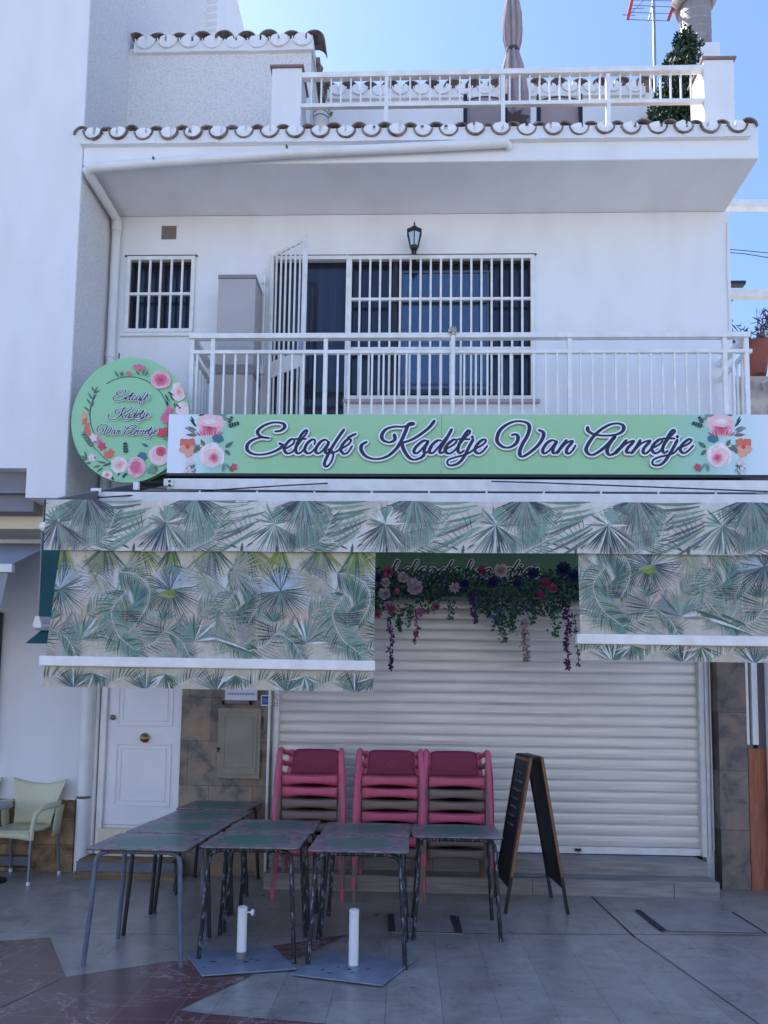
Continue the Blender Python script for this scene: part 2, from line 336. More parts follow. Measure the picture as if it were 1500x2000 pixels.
# steps
wood_tile = mat('grey_wood_look_tile', srgb(154,149,144), .45, col2=srgb(122,119,118), nscale=3.5, stretch=(.7,1,9), bump=.1, bscale=10)
g = MB(); g.box(-1.31, 2.83, 7.17, FY+.12, .0, .268); fin('upper_step', g, wood_tile, house, bevel=.004)
g = MB(); g.box(-1.31, 2.83, 6.92, 7.17, -.04, .145); st = fin('lower_step', g, wood_tile, house, bevel=.004)
g = MB()
for x, a, b, zz0, zz1 in ((-.45,6.9175,6.918,.0,.143),(1.15,6.9175,6.918,.0,.143),(2.42,6.9175,6.918,-.03,.143),(.25,7.1675,7.168,.147,.266),(1.45,7.1675,7.168,.147,.266)): g.box(x,x+.004,a,b+.003,zz0,zz1)
fin('step_joint', g, seam_m, house)
g = MB(); g.box(-3.17,-2.215,7.16,FY,0,.165); fin('door_step', g, mat('grey_blue_step_tile', srgb(104,112,122), .4, col2=srgb(84,90,100), nscale=6), house, bevel=.003)
g = MB(); g.box(-3.18,-2.205,7.145,7.159,0,.075); g.box(-3.15,-2.24,7.165,FY,.167,.185); fin('step_edge', g, mat('worn_wood_edge', srgb(140,112,84), .7, col2=srgb(100,80,62), nscale=8, stretch=(.5,1,5)), house)
g = MB(); g.box(-3.06,-2.285,7.36,FY+.02,.185,.445); fin('door_sill', g, cream, house, bevel=.004)
# jambs next to the street door
g = MB(); g.box(-3.10,-3.04,FY-.05,FY,.2,2.9); g.box(-3.20,-3.15,FY-.075,FY,.14,2.9); fin('door_jamb', g, white_metal, house, bevel=.006)
# street door
dw = mat('white_lacquered_wood', srgb(236,236,238), .4, col2=srgb(228,228,230), nscale=2)
g = MB(); g.box(-3.034,-2.288,FY-.005,FY+.05,.475,2.68); dr = fin('street_door', g, dw, house, bevel=.003)
def mould(g, a, b, c, d, y, wd=.018, dp=.012):
    g.box(a,b,y-dp,y-.0005,d-wd,d); g.box(a,b,y-dp,y-.0005,c,c+wd); g.box(a,a+wd,y-dp,y-.0005,c+wd,d-wd); g.box(b-wd,b,y-dp,y-.0005,c+wd,d-wd)
for a,b,c,d in ((-2.945,-2.375,.66,1.29),(-2.945,-2.375,1.46,2.5)):
    g = MB(); mould(g, a, b, c, d, FY-.005); mould(g, a+.05, b-.05, c+.05, d-.05, FY-.005, .012, .008)
    fin('door_panel', g, dw, dr, bevel=.004)
brass = mat('aged_brass', srgb(150,124,84), .35, metal=.8)
g = MB(); c = P(283,1441,FY-.01); g.tube([c,c+Vector((0,-.012,0)),c+Vector((0,-.03,0)),c+Vector((0,-.035,0)),c+Vector((0,-.06,0)),c+Vector((0,-.07,0))],[.05,.048,.02,.03,.032,.015],18); fin('door_knob', g, brass, dr, smooth=True)
g = MB(); c = P(221,1401,FY-.01); g.tube([c,c+Vector((0,-.012,0)),c+Vector((0,-.02,0))],[.028,.027,.012],16); fin('door_lock', g, mat('old_steel', srgb(110,105,100), .35, metal=.8), dr, smooth=True)
# meter cabinet door
beige = mat('beige_painted_metal', srgb(152,144,126), .55, col2=srgb(138,130,113), nscale=4)
g = MB(); g.box(-1.90,-1.468,FY-.06,FY-.03,.955,1.655); mc = fin('meter_cabinet', g, beige, house, bevel=.004)
g = MB(); g.box(-1.865,-1.505,FY-.068,FY-.0605,1.0,1.615); mould(g,-1.83,-1.54,1.06,1.57,FY-.068,.006,.004); fin('cabinet_door', g, beige, mc, bevel=.002)
g = MB(); g.tube([(-1.885,FY-.066,1.25),(-1.885,FY-.09,1.25)],.012,10); g.box(-1.892,-1.878,FY-.09,FY-.08,1.215,1.25); fin('handle', g, black_metal, mc)
for zz in (1.12,1.45):
    g = MB(); g.box(-1.468,-1.455,FY-.062,FY-.03,zz,zz+.12); fin('hinge', g, black_metal, mc)
# street door bell unit / letterbox under the note, note and sticker
t = thing('letterbox', 'small grey metal letterbox on the stone wall above the beige meter cabinet', 'letterbox', (-1.7,FY,1.70))
g = MB(); g.box(-1.86,-1.56,FY-.07,FY-.031,1.695,1.90); fin('case', g, mat('grey_zinc', srgb(120,118,116), .5, metal=.4), t, bevel=.006)
for x in (-1.85,-1.575): g = MB(); g.tube([(x,FY-.05,1.70),(x,FY-.078,1.72)],.016,12); fin('scroll_foot', g, black_metal, t, smooth=True)
t = thing('paper_note', 'white paper note with a small purple line of writing above the beige cabinet', 'notice', (-1.7,FY-.08,1.75))
a, b = P(440,1338,FY-.085), P(502,1368,FY-.085)
g = MB(); g.grid(lambda u, v: (a.x+(b.x-a.x)*u, FY-.085+.004*sin(u*7)+.003*sin(v*5), b.z+(a.z-b.z)*v), 12, 6); fin('sheet', g, mat('white_paper', srgb(228,226,236), .7), t, solid=.001)
text_mesh('TENEMOS SIN GLUTEN', .0265, (P(471,1355.5,FY-.092)), 'writing', mat('purple_ink', srgb(70,50,130), .6), t)
t = thing('card_sticker', 'blue square payment sticker with a white border beside the paper note', 'sticker', (-1.41,FY-.03,1.74))
a, b = P(510,1357.5,FY-.032), P(530,1378.5,FY-.032)
fin('border', MB().box(a.x,b.x,FY-.035,FY-.0305,b.z,a.z), mat('white_vinyl', srgb(235,238,240), .4), t)
fin('blue_field', MB().box(a.x+.01,b.x-.01,FY-.037,FY-.0352,b.z+.01,a.z-.01), mat('blue_vinyl', srgb(20,84,160), .35), t)
ym = (a.z+b.z)/2
text_mesh('AMERICAN', .0175, ((a.x+b.x)/2, FY-.0385, ym+.009), 'writing', mat('pale_blue_ink', srgb(190,215,240), .5), t)
text_mesh('EXPRESS', .0185, ((a.x+b.x)/2, FY-.0385, ym-.010), 'writing', MATS['pale_blue_ink'], t)

# ---- upper storey: windows, grilles, open balcony door
def grille(g, x0, x1, z0, z1, y, nb, rails, fr=.04, bw=.022):
    g.box(x0,x1,y-.015,y+.015,z1-fr,z1); g.box(x0,x1,y-.015,y+.015,z0,z0+fr)
    g.box(x0,x0+fr,y-.015,y+.015,z0+fr,z1-fr); g.box(x1-fr,x1,y-.015,y+.015,z0+fr,z1-fr)
    for k in range(nb):
        x = x0+fr/2+(x1-x0-fr)*(k+1)/(nb+1); g.box(x-bw/2,x+bw/2,y-.011,y+.011,z0+fr,z1-fr)
    for r in rails: g.box(x0+fr,x1-fr,y-.014,y+.014,r-.014,r+.014)
def window(hole, nb, rails, mirror=None, panes=2):
    x0,x1,z0,z1 = hole
    g = MB(); g.box(x0,x1,FY+.05,FY+.09,z0,z0+.03); g.box(x0,x1,FY+.05,FY+.09,z1-.03,z1); g.box(x0,x0+.03,FY+.05,FY+.09,z0+.03,z1-.03); g.box(x1-.03,x1,FY+.05,FY+.09,z0+.03,z1-.03)
    for k in range(1, panes):
        xm = x0+(x1-x0)*k/panes; g.box(xm-.025,xm+.025,FY+.045,FY+.085,z0+.03,z1-.03)
    wn = fin('window', g, mat('dark_window_frame', srgb(52,48,54), .5), house, bevel=.003)
    fin('pane', MB().box(x0+.03,x1-.03,FY+.08,FY+.086,z0+.03,z1-.03), dark_glass, wn)
    g = MB(); grille(g, x0-.02, x1+.02, z0-.02, z1+.02, FY-.017, nb, rails); fin('grille', g, white_metal, wn, bevel=.002)
    return wn
w1 = window(WIN1, 5, [6.03], panes=2)
g = MB(); g.box(WIN1[0]-.05,WIN1[1]+.04,FY-.022,FY-.0005,6.457,6.468); g.box(DOOR[0]-.02,1.30,FY-.022,FY-.0005,6.447,6.458); fin('lintel_line', g, mat('grey_lintel', srgb(96,92,96), .8), house)
g = MB(); g.box(WIN1[0]-.06,WIN1[1]+.06,FY-.03,FY,5.565,5.603); fin('window_sill', g, smooth_plaster, house, bevel=.004)
w2 = window(WIN2, 17, [5.96, 5.42], panes=4)
g = MB(); g.box(WIN2[0]-.05,WIN2[1]+.07,FY-.05,FY,4.83,4.868); fin('window_sill', g, mat('pink_brown_sill', srgb(176,160,158), .6), house, bevel=.004)
# bright sliding pane in the middle of the big window, standing nearly shut so it mirrors the sky
a, b = P(787,532,FY+.03), P(955,778,FY+.03)
g = MB(); g.box(a.x,b.x,FY+.03,FY+.036,4.95,a.z); fin('sliding_pane', g, mirror_glass, w2)
g = MB()
for zz in (a.z, 5.55, 5.06): g.box(a.x-.03,b.x+.03,FY+.018,FY+.029,zz-.012,zz+.012)
for xx in (a.x,b.x): g.box(xx-.03,xx,FY+.018,FY+.029,4.94,a.z-.012)
fin('sliding_frame', g, mat('blue_grey_frame', srgb(84,92,112), .5), w2, bevel=.003)
# balcony door opening (dark room) and its open barred door
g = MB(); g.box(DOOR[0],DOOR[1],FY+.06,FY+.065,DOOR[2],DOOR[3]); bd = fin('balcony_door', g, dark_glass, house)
g = MB(); g.box(DOOR[1]-.0,WIN2[0]-.02,FY-.04,FY-.001,4.34,6.44); g.box(DOOR[0]-.03,DOOR[0],FY-.04,FY-.001,4.34,6.44); g.box(DOOR[0],DOOR[1],FY-.035,FY-.001,6.40,6.44); fin('door_frame', g, white_metal, bd, bevel=.003)
hx = DOOR[0]-.01; tp = P(598,463,7.09); fx, fy_ = tp.x, 7.09
H0, H1 = Vector((hx,FY-.06,0)), Vector((fx,fy_,0)); dv = H1-H0
g = MB(); Z0, Z1 = 4.38, 6.43
def post(u, z0, z1, wd, dp=.022): p = H0+dv*u; g.bar((p.x,p.y,z0),(p.x,p.y,z1), wd, dp, up=(dv.y,-dv.x,0))
post(.02,Z0,Z1,.04); post(.985,Z0,Z1+.02,.045,.03)
for k in range(6): post(.02+.965*(k+1)/7, Z0+.03, Z1-.03, .020, .011)
for zz, hh in ((Z1-.018,.035),(Z0+.02,.035),(5.16,.17)):
    g.bar((H0.x,H0.y,zz),(H1.x,H1.y,zz), .018 if hh < .1 else .012, hh)
bdg = fin('barred_door_leaf', g, white_metal, bd, bevel=.002)
g = MB(); p = H0+dv*.93; g.box(p.x-.02,p.x+.03,p.y-.05,p.y-.02,5.2,5.32); fin('door_latch', g, mat('galvanised', srgb(150,150,155), .4, metal=.5), bd, bevel=.003)
g = MB(); g.tube([(hx-.07,FY-.05,4.4),(hx-.07,FY-.05,6.3)],.009); g.box(hx-.09,hx-.05,FY-.07,FY-.03,6.12,6.2); g.box(hx-.09,hx-.05,FY-.07,FY-.03,5.13,5.22); fin('hinge_rod', g, white_metal, bd)
# vent
a, b = P(316,441,FY-.004), P(344,467,FY-.004)
g = MB(); g.box(a.x,b.x,FY-.004,FY-.001,b.z,a.z)
vm = mat('rusty_vent_grey', srgb(112,120,122), .8, col2=srgb(138,112,98), nscale=3, nlo=.5, nhi=.7)
vv = fin('wall_vent', g, vm, house)
g = MB()
for k in range(6): zz = b.z+.012+k*(a.z-b.z-.02)/6; g.box(a.x+.008,b.x-.008,FY-.009,FY-.0045,zz,zz+.009)
fin('louvre', g, vm, vv)
# corner strip cable at right
g = MB(); g.tube([P(1421,435,FY-.01),P(1420,520,FY-.01),P(1424,600,FY-.01),P(1424,650,FY-.01)],.006); fin('wall_cable', g, pvc, house, smooth=True)
# ---- balcony
BY = 6.85; BX0, BX1 = -2.13, 3.17
g = MB(); g.box(BX0-.03,BX1+.03,BY-.05,FY,4.10,4.33); fin('balcony_floor', g, smooth_plaster, house, bevel=.006)
g = MB(); ZR, ZM, ZB = 5.25, 5.09, 4.40
g.box(BX0-.03,BX1+.03,BY-.035,BY+.035,ZR-.03,ZR+.02); g.box(BX0-.02,BX1+.05,BY-.02,BY+.02,ZM-.018,ZM+.018); g.box(BX0,BX1,BY-.018,BY+.018,ZB,ZB+.035)
br_ = fin('balcony_railing', g, rail_metal, house, bevel=.004)
post_px = [416, 636, 1112, 1415]
for px_ in post_px:
    x = P(px_,700,BY).x; fin('railing_post', MB().box(x-.02,x+.02,BY-.022,BY+.022,4.33,ZR-.031), rail_metal, br_, bevel=.003)
g = MB(); xs = P(416,700,BY).x; k = 0
while xs+k*.1105 < BX1:
    x = xs+k*.1105; k += 1
    if all(abs(x-P(q,700,BY).x) > .03 for q in post_px): fin('baluster', MB().box(x-.009,x+.009,BY-.009,BY+.009,ZB+.035,ZM-.018), rail_metal, br_)
x = BX0-.01+.06; fin('baluster', MB().box(x-.009,x+.009,BY-.009,BY+.009,ZB+.035,ZM-.018), rail_metal, br_)
for sx in (BX0, BX1):
    g = MB(); g.box(sx-.03,sx+.03,BY+.036,FY,ZR-.03,ZR+.015); g.box(sx-.017,sx+.016,BY+.022,FY,ZM-.032,ZM+.009); g.box(sx-.018,sx+.018,BY+.018,FY,ZB,ZB+.03)
    for q in range(5): y = BY+.1*(q+1); g.box(sx-.009,sx+.009,y-.009,y+.009,ZB+.03,ZM-.03)
    g.box(sx-.021,sx+.019,BY-.0155,BY+.0145,4.33,ZR-.031)
    fin('side_railing', g, rail_metal, br_)
c = P(885,650,BY-.05)
g = MB(); g.tube([(c.x,BY-.05,4.2),(c.x,BY-.05,c.z-.02)],.021,14); fin('mast', g, white_metal, br_, smooth=True)
g = MB(); g.tube([c+Vector((0,0,-.03)),c+Vector((0,0,0)),c+Vector((0,0,.03)),c+Vector((0,0,.05))],[.028,.02,.036,.03],12); g.box(c.x-.045,c.x+.035,BY-.07,BY+.03,c.z-.0,c.z+.028); fin('mast_clamp', g, mat('dirty_white_plastic', srgb(200,198,192), .6, col2=srgb(120,116,112), nscale=30), br_, bevel=.003)
# ---- eave tiles
def tile_row(parent, xs, y, z, rr, length, slope=-.12, mort=True, face=0, rad2=None, seed=3, capz=.025):
    """alternating channel (U) and cap (arch) clay tiles whose open ends show at y"""
    rd = random.Random(seed); g0 = g = MB(); gm = MB(); gu = MB() if face else g; n = 12; rad2 = rad2 or rr*.9
    def shell(g, cx, cz, r, a0, a1, y0, y1, dz, th=.013, jit=0):
        rows = []
        for k in range(n+1):
            a = a0+(a1-a0)*k/n
            for q in (r, r-th): rows.append((cx+q*cos(a), cz+q*sin(a)))
        for k in range(n):
            o0, i0, o1, i1 = rows[2*k], rows[2*k+1], rows[2*k+2], rows[2*k+3]
            F = lambda p, yy, dd: (p[0], yy, p[1]+dd)
            g.poly([F(o0,y0,0),F(o1,y0,0),F(i1,y0,0),F(i0,y0,0)])
            g.poly([F(o0,y0,0),F(o0,y1,dz),F(o1,y1,dz),F(o1,y0,0)]); g.poly([F(i0,y0,0),F(i1,y0,0),F(i1,y1,dz),F(i0,y1,dz)])
        for q in (0, n): o, i_ = rows[2*q], rows[2*q+1]; g.poly([(o[0],y0,o[1]),(o[0],y1,o[1]+dz),(i_[0],y1,i_[1]+dz),(i_[0],y0,i_[1])])
    pitch = xs[1]-xs[0]
    for k, x in enumerate(xs):
        jy, jz, jx = rd.uniform(-.012,.012), rd.uniform(-.005,.005), rd.uniform(-.005,.005)
        shell(gu, x+jx, z+jz+.01, rr, pi+.05, 2*pi-.05, y+jy, y+length, .03)
        if mort:      # mortar plug with a dark crack
            ap = rr-.017; cut = rd.uniform(-.035,.04); wd = rd.uniform(.008,.019); tilt = rd.uniform(-.03,.03)
            def plug(u0, u1, top):
                pts = []; m_ = 8
                for q in range(m_+1):
                    u = u0+(u1-u0)*q/m_; pts.append((x+jx+u, y+jy+.02+rd.uniform(-.004,.004), z+jz+.01-math.sqrt(max(ap*ap-u*u, 0))))
                for q in range(m_+1):
                    u = u1-(u1-u0)*q/m_; uu = u+(tilt if (abs(u-cut) < .05 and 0 < q < m_) else 0)*0
                    pts.append((x+jx+uu, y+jy+.03+rd.uniform(-.004,.004), z+jz+top+.62*math.sqrt(max(ap*ap-u*u, 0))+rd.uniform(-.004,.004)))
                gm.prism(pts, (0,.18,0))
            plug(-ap*.96, cut-wd, .01); plug(cut+wd, ap*.96, .012)
            if rd.random() < .25: gm.box(x+jx+cut-wd, x+jx+cut+wd, y+jy+.05, y+jy+.15, z-.05, z+.05)
    for k in range(len(xs)+1):
        x = xs[0]-pitch/2+k*pitch; jy, jz = rd.uniform(-.01,.015), rd.uniform(-.006,.006)
        shell(g, x, z+capz+jz, rad2*.92, .12, pi-.12, y+.045+jy, y+length, .035)
    bed = MB(); y0_, nn = y+.016, 6; x_a, x_b = xs[0]-pitch/2, xs[-1]+pitch/2
    for k in range(len(xs)*2): 
        xx = x_a+(x_b-x_a)*k/(len(xs)*2); x2 = x_a+(x_b-x_a)*(k+1)/(len(xs)*2); bed.box(xx, x2, y0_+rd.uniform(0,.008), y+length, z-rr-.02, z-.012+rd.uniform(-.008,.012))
    fin('mortar_bed', bed, white_plaster, parent)
    a = fin('roof_tiles', g, tile_clay, parent, smooth=False)
    if mort: fin('tile_mortar', gm, mortar, a)
    if face: fin('whitewashed_tile', gu, white_plaster, a)
    return a
X0, X1 = P(181,255,6.64).x, P(1440,238,6.64).x; N = 25; EZ = P(620,266,6.63).z+.082
tile_row(house, [X0+(X1-X0)*k/N for k in range(N+1)], 6.63, EZ, .096, .5, rad2=.098, capz=.0)
g = MB()
# ---- roof terrace: parapets, piers, railing
TZ = 7.34; TY = 7.0
g = MB(); g.box(-3.24,3.25,7.0,8.9,7.28,TZ); fin('terrace_floor', g, mat('terracotta_floor', srgb(120,78,62), .7), house)
def pier(x0, x1, ztop):
    fin('terrace_pier', MB().box(x0,x1,TY-.03,TY+.32,TZ,ztop), white_plaster, house, bevel=.006)
    fin('pier_cap', MB().box(x0-.02,x1+.02,TY-.05,TY+.34,ztop+.001,ztop+.022), mat('clay_cap', srgb(140,112,108), .8), house)
pier(-1.455,-1.15,8.165); pier(2.885,3.185,8.185)
g = MB()
za, zb = 8.115, 8.135
g.hexa([(-1.15,TY-.03,za-.055),(2.885,TY-.03,zb-.055),(2.885,TY+.03,zb-.055),(-1.15,TY+.03,za-.055),(-1.15,TY-.03,za),(2.885,TY-.03,zb),(2.885,TY+.03,zb),(-1.15,TY+.03,za)])
g.box(-1.15,2.885,TY-.02,TY+.02,7.745,7.785)
tr = fin('terrace_railing', g, white_metal, house)
pp = [P(q,180,TY).x for q in (755,982,1187)]
for x in pp: fin('railing_post', MB().box(x-.02,x+.02,TY-.024,TY+.024,TZ,8.062), white_metal, tr)
g = MB(); k = 0
while -1.15+.02+k*.101 < 2.86:
    x = -1.05+k*.1005; k += 1
    if x < 2.86 and all(abs(x-q) > .03 for q in pp): fin('baluster', MB().box(x-.008,x+.008,TY-.008,TY+.008,7.785,8.066), white_metal, tr)
# left parapet block with tiles, its side wall, rear parapet
LX1 = P(607,150,7.7).x; LZ = P(420,98,7.7).z
g = MB(); g.box(XL-.02,LX1,7.7,7.95,TZ,LZ+.03); g.hexa([(LX1-.28,7.95,TZ),(LX1,7.95,TZ),(LX1,9.2,TZ),(LX1-.28,9.2,TZ),(LX1-.28,7.95,LZ),(LX1,7.95,LZ),(LX1,9.2,LZ-.15),(LX1-.28,9.2,LZ-.15)])
fin('terrace_side_wall', g, stucco, house)
a, b = P(262,80,7.66).x, P(590,85,7.66).x; M_ = 7
tile_row(house, [a+(b-a)*(k+.5)/(M_+.5) for k in range(M_+1)], 7.64, LZ+.09, .118, .34, seed=11, rad2=.135, face=1, capz=.012)
g = MB(); g.bar((LX1+.02,7.9,LZ+.04),(LX1+.02,9.2,LZ-.1),.10,.10)
for k in range(7): y = 7.95+k*.18; g.tube([(LX1-.02,y,LZ+.05-.02*k),(LX1+.05,y+.1,LZ+.05-.022*k)],.06,8)
fin('verge_tiles', g, tile_clay, house)
RY = 8.6; RZ = P(950,188,RY).z
g = MB(); g.box(LX1,2.95,RY,RY+.25,TZ,RZ+.02); fin('terrace_rear_wall', g, white_plaster, house)
a, b = P(660,160,RY-.05).x, P(1240,160,RY-.05).x
tile_row(house, [a+(b-a)*k/14 for k in range(15)], RY-.06, RZ+.09, .11, .34, seed=21, rad2=.135, face=1, capz=.012)
# chimney block + flue
a, b = P(1347,82,8.0), P(1408,150,8.0)
g = MB(); g.box(a.x,b.x,8.0,8.4,TZ,a.z); g.hexa([(3.0,7.6,TZ),(3.16,7.6,TZ),(3.16,8.9,TZ),(3.0,8.9,TZ),(3.1,7.6,8.1),(3.16,7.6,8.1),(3.16,8.9,8.1),(3.1,8.9,8.1)])
ch = fin('chimney', g, smooth_plaster, house, bevel=.01)
zinc = mat('weathered_zinc_flue', srgb(156,148,140), .5, metal=.3, col2=srgb(132,110,100), nscale=3, nlo=.5, nhi=.75)
c0, c1 = P(1328,60,8.25), P(1387,60,8.25); rr = (c1.x-c0.x)/2; cx_ = (c0.x+c1.x)/2; zt = P(1357,-40,8.25).z; zc = P(1357,14,8.25).z
pr = [(rr,8.2)]; zz = 8.4
while zz < zt: pr += [(rr,zz),(rr+.004,zz+.012),(rr,zz+.024)]; zz += .115
g = MB(); g.lathe(pr, cx_, 8.25, 48); fl = fin('flue', g, zinc, ch, smooth=False)
g = MB(); g.lathe([(rr+.01,zc-.03),(rr+.03,zc-.035),(rr+.075,zc+.05),(rr+.08,zc+.12),(rr+.06,zc+.125),(rr+.01,zc+.06)], cx_, 8.25, 32); fin('flue_collar', g, zinc, ch, smooth=True)

# ------------------------------------------------------------------ terrace things
t = thing('closed_parasol', 'folded mauve-grey parasol standing on the roof terrace', 'parasol', (P(1008,228,7.8).x,7.8,TZ))
cxp = P(1001,150,7.8).x
zf = lambda y: P(1000,y,7.8).z
pr = [(.16,zf(240)),(.165,zf(228)),(.155,zf(200)),(.14,zf(170)),(.115,zf(140)),(.085,zf(118)),(.062,zf(103)),(.066,zf(99)),(.09,zf(80)),(.098,zf(55)),(.09,zf(25)),(.065,zf(0)),(.03,zf(-30)),(.01,zf(-50))]
g = MB(); g.lathe(pr, cxp, 7.8, 72, mod=lambda a, z: 1+.17*sin(8*a+z*1.5)+.07*sin(17*a+2*z))
for i, v in enumerate(g.v): g.v[i] = (v[0]+(cxp+.06-cxp)*max(0,(zf(103)-v[2]))*.25, v[1], v[2])
fin('canopy', g, mat('mauve_grey_canvas', srgb(160,146,150), .9, col2=srgb(142,128,134), nscale=5), t, smooth=True)
g = MB(); g.lathe([(.072,zf(104)),(.075,zf(102)),(.075,zf(99)),(.07,zf(97))], cxp, 7.8, 24); fin('strap', g, mat('dark_strap', srgb(70,62,72), .8), t)
g = MB(); g.tube([(cxp+.03,7.8,TZ+.05),(cxp+.02,7.8,zf(-52))],.018); fin('pole', g, white_metal, t); fin('base', MB().lathe([(.24,TZ),(.24,TZ+.04),(.05,TZ+.06)],cxp+.03,7.8,24), black_metal, t)
def terr_chair(x0px, x1px, name, label):
    a, b = P(x0px,187,7.5), P(x1px,187,7.5); zt = a.z
    t = thing(name, label, 'chair', ((a.x+b.x)/2,7.5,TZ), 'mesh chairs on the roof terrace')
    for x in (a.x+.015, b.x-.015):
        g = MB(); g.box(x-.02,x+.02,7.48,7.52,TZ,zt); fin('frame_post', g, black_metal, t); g = MB(); g.box(x-.015,x+.015,7.93,7.96,TZ,TZ+.42); fin('leg', g, black_metal, t)
    g = MB(); n = 10; pts = [(a.x+.03+(b.x-a.x-.06)*k/n, 7.5, zt-.06+.045*sin(pi*k/n)) for k in range(n+1)]; g.tube(pts,.008,8); fin('top_rail', g, black_metal, t, smooth=True)
    g = MB(); n = 10
    g.grid(lambda u, v: (a.x+.035+(b.x-a.x-.07)*u, 7.5+.03*sin(pi*v), TZ+.4+(zt-.06-TZ-.4)*v+.045*v*sin(pi*u)), 10, 6); g.grid(lambda u, v: (a.x+.035+(b.x-a.x-.07)*u, 7.5+.44*v, TZ+.41), 4, 4)
    fin('mesh_sling', g, mat('taupe_mesh_fabric', srgb(150,138,140), .8), t, solid=.004)
terr_chair(906,990,'terrace_chair','dark framed mesh chair on the terrace to the left of the folded parasol')
terr_chair(1049,1136,'terrace_chair','dark framed mesh chair on the terrace to the right of the folded parasol')
t = thing('terrace_table', 'low dark table with a grey top standing behind the terrace railing', 'table', (0,7.9,TZ))
a, b = P(690,225,7.9), P(905,225,7.9)
fin('tabletop', MB().box(a.x,b.x,7.9,8.4,TZ+.92,TZ+.97), mat('green_grey_top', srgb(92,104,110), .5), t, bevel=.005)
for x, y in ((a.x+.05,7.95),(b.x-.05,7.95),(a.x+.05,8.35),(b.x-.05,8.35)): fin('leg', MB().box(x-.02,x+.02,y-.02,y+.02,TZ,TZ+.919), black_metal, t)
# painted pot
c = P(627,225,7.25)
t = thing('painted_pot', 'small white pot with blue bands and dry plant beside the left terrace pier', 'plant pot', (c.x,7.25,TZ))
g = MB(); g.lathe([(.05,TZ),(.07,TZ+.04),(.082,c.z-.06),(.085,c.z),(.088,c.z+.02),(.07,c.z+.025)], c.x,7.25,24); fin('pot', g, mat('glazed_white_ceramic', srgb(215,212,205), .25), t, smooth=True)
g = MB(); g.lathe([(.0865,c.z-.012),(.0885,c.z-.008),(.0865,c.z-.004)],c.x,7.25,24); g.lathe([(.083,c.z-.06),(.0855,c.z-.055),(.084,c.z-.05)],c.x,7.25,24); fin('painted_band', g, mat('cobalt_glaze', srgb(40,60,130), .3), t)
def leaf(g, c, d, up, ln, wd, col=None):
    d = Vector(d).normalized(); s = d.cross(Vector(up)); s = s.normalized() if s.length > 1e-4 else Vector((1,0,0)); c = Vector(c)
    g.poly([c, c+d*ln*.35+s*wd/2, c+d*ln*.75+s*wd*.35, c+d*ln, c+d*ln*.75-s*wd*.35, c+d*ln*.35-s*wd/2], col)
def rdir(r): 
    while True:
        v = Vector((r.uniform(-1,1), r.uniform(-1,1), r.uniform(-1,1)))
        if .05 < v.length < 1: return v.normalized()
g = MB(); r_ = random.Random(5)
for k in range(90): leaf(g, Vector((c.x+r_.uniform(-.05,.1),7.25+r_.uniform(-.05,.05),c.z+.02)), (r_.uniform(-.3,1),r_.uniform(-.5,.5),r_.uniform(.1,.6)), (0,1,.2), r_.uniform(.03,.07), .012)
fin('plant', g, mat('dry_foliage', srgb(150,132,72), .8), t, fixn=False)
# shrub on terrace
leafm = vcol('leaf_green', .6, noise=.25)
def gcol(r, base, var=.25): k = 1+r.uniform(-var, var); return (base[0]*k, base[1]*k*(1+r.uniform(-.1,.1)), base[2]*k, 1)
c = P(1303,205,7.85)
t = thing('flowering_shrub', 'dark green bush with pale blossoms in the right corner of the terrace', 'shrub', (c.x,7.85,TZ))
g = MB(); r_ = random.Random(9); gf = MB()
ztop = P(1335,90,7.85).z; blobs = []
for k in range(150):
    u = r_.random(); z_ = TZ+.25+(ztop-TZ-.3)*u; half = .26*(1-.75*max(0,(u-.45)/.55)); cx2 = c.x+.02+.16*u
    blobs.append((cx2+r_.uniform(-half,half), 7.85+r_.uniform(-.2,.2), z_, r_.uniform(.07,.12)))
for bx, by, bz, br in blobs:
    sh_ = r_.uniform(.6,1.3)
    for k in range(90):
        v = rdir(r_); leaf(g, Vector((bx,by,bz))+v*br*r_.uniform(.5,1), rdir(r_)+v*.8, rdir(r_), r_.uniform(.03,.055), .026, gcol(r_, (.025*sh_,.06*sh_,.03*sh_)))
for k in range(26):
    v = rdir(r_); b_ = r_.choice(blobs[:34]); p = Vector(b_[:3])+Vector((v.x*.1,-abs(v.y)*.11-.02,v.z*.1))
    for q in range(7): leaf(gf, p+rdir(r_)*.015, rdir(r_)+Vector((0,-.6,0)), rdir(r_), .022, .016, gcol(r_, (.5,.36,.36)))
fin('foliage', g, leafm, t, fixn=False); fin('blossoms', gf, leafm, t, fixn=False); fin('planter', MB().lathe([(.17,TZ),(.22,TZ+.3),(.23,TZ+.32)],c.x,7.9,24), mat('terracotta', srgb(150,82,70), .8, col2=srgb(120,68,62), nscale=5), t)
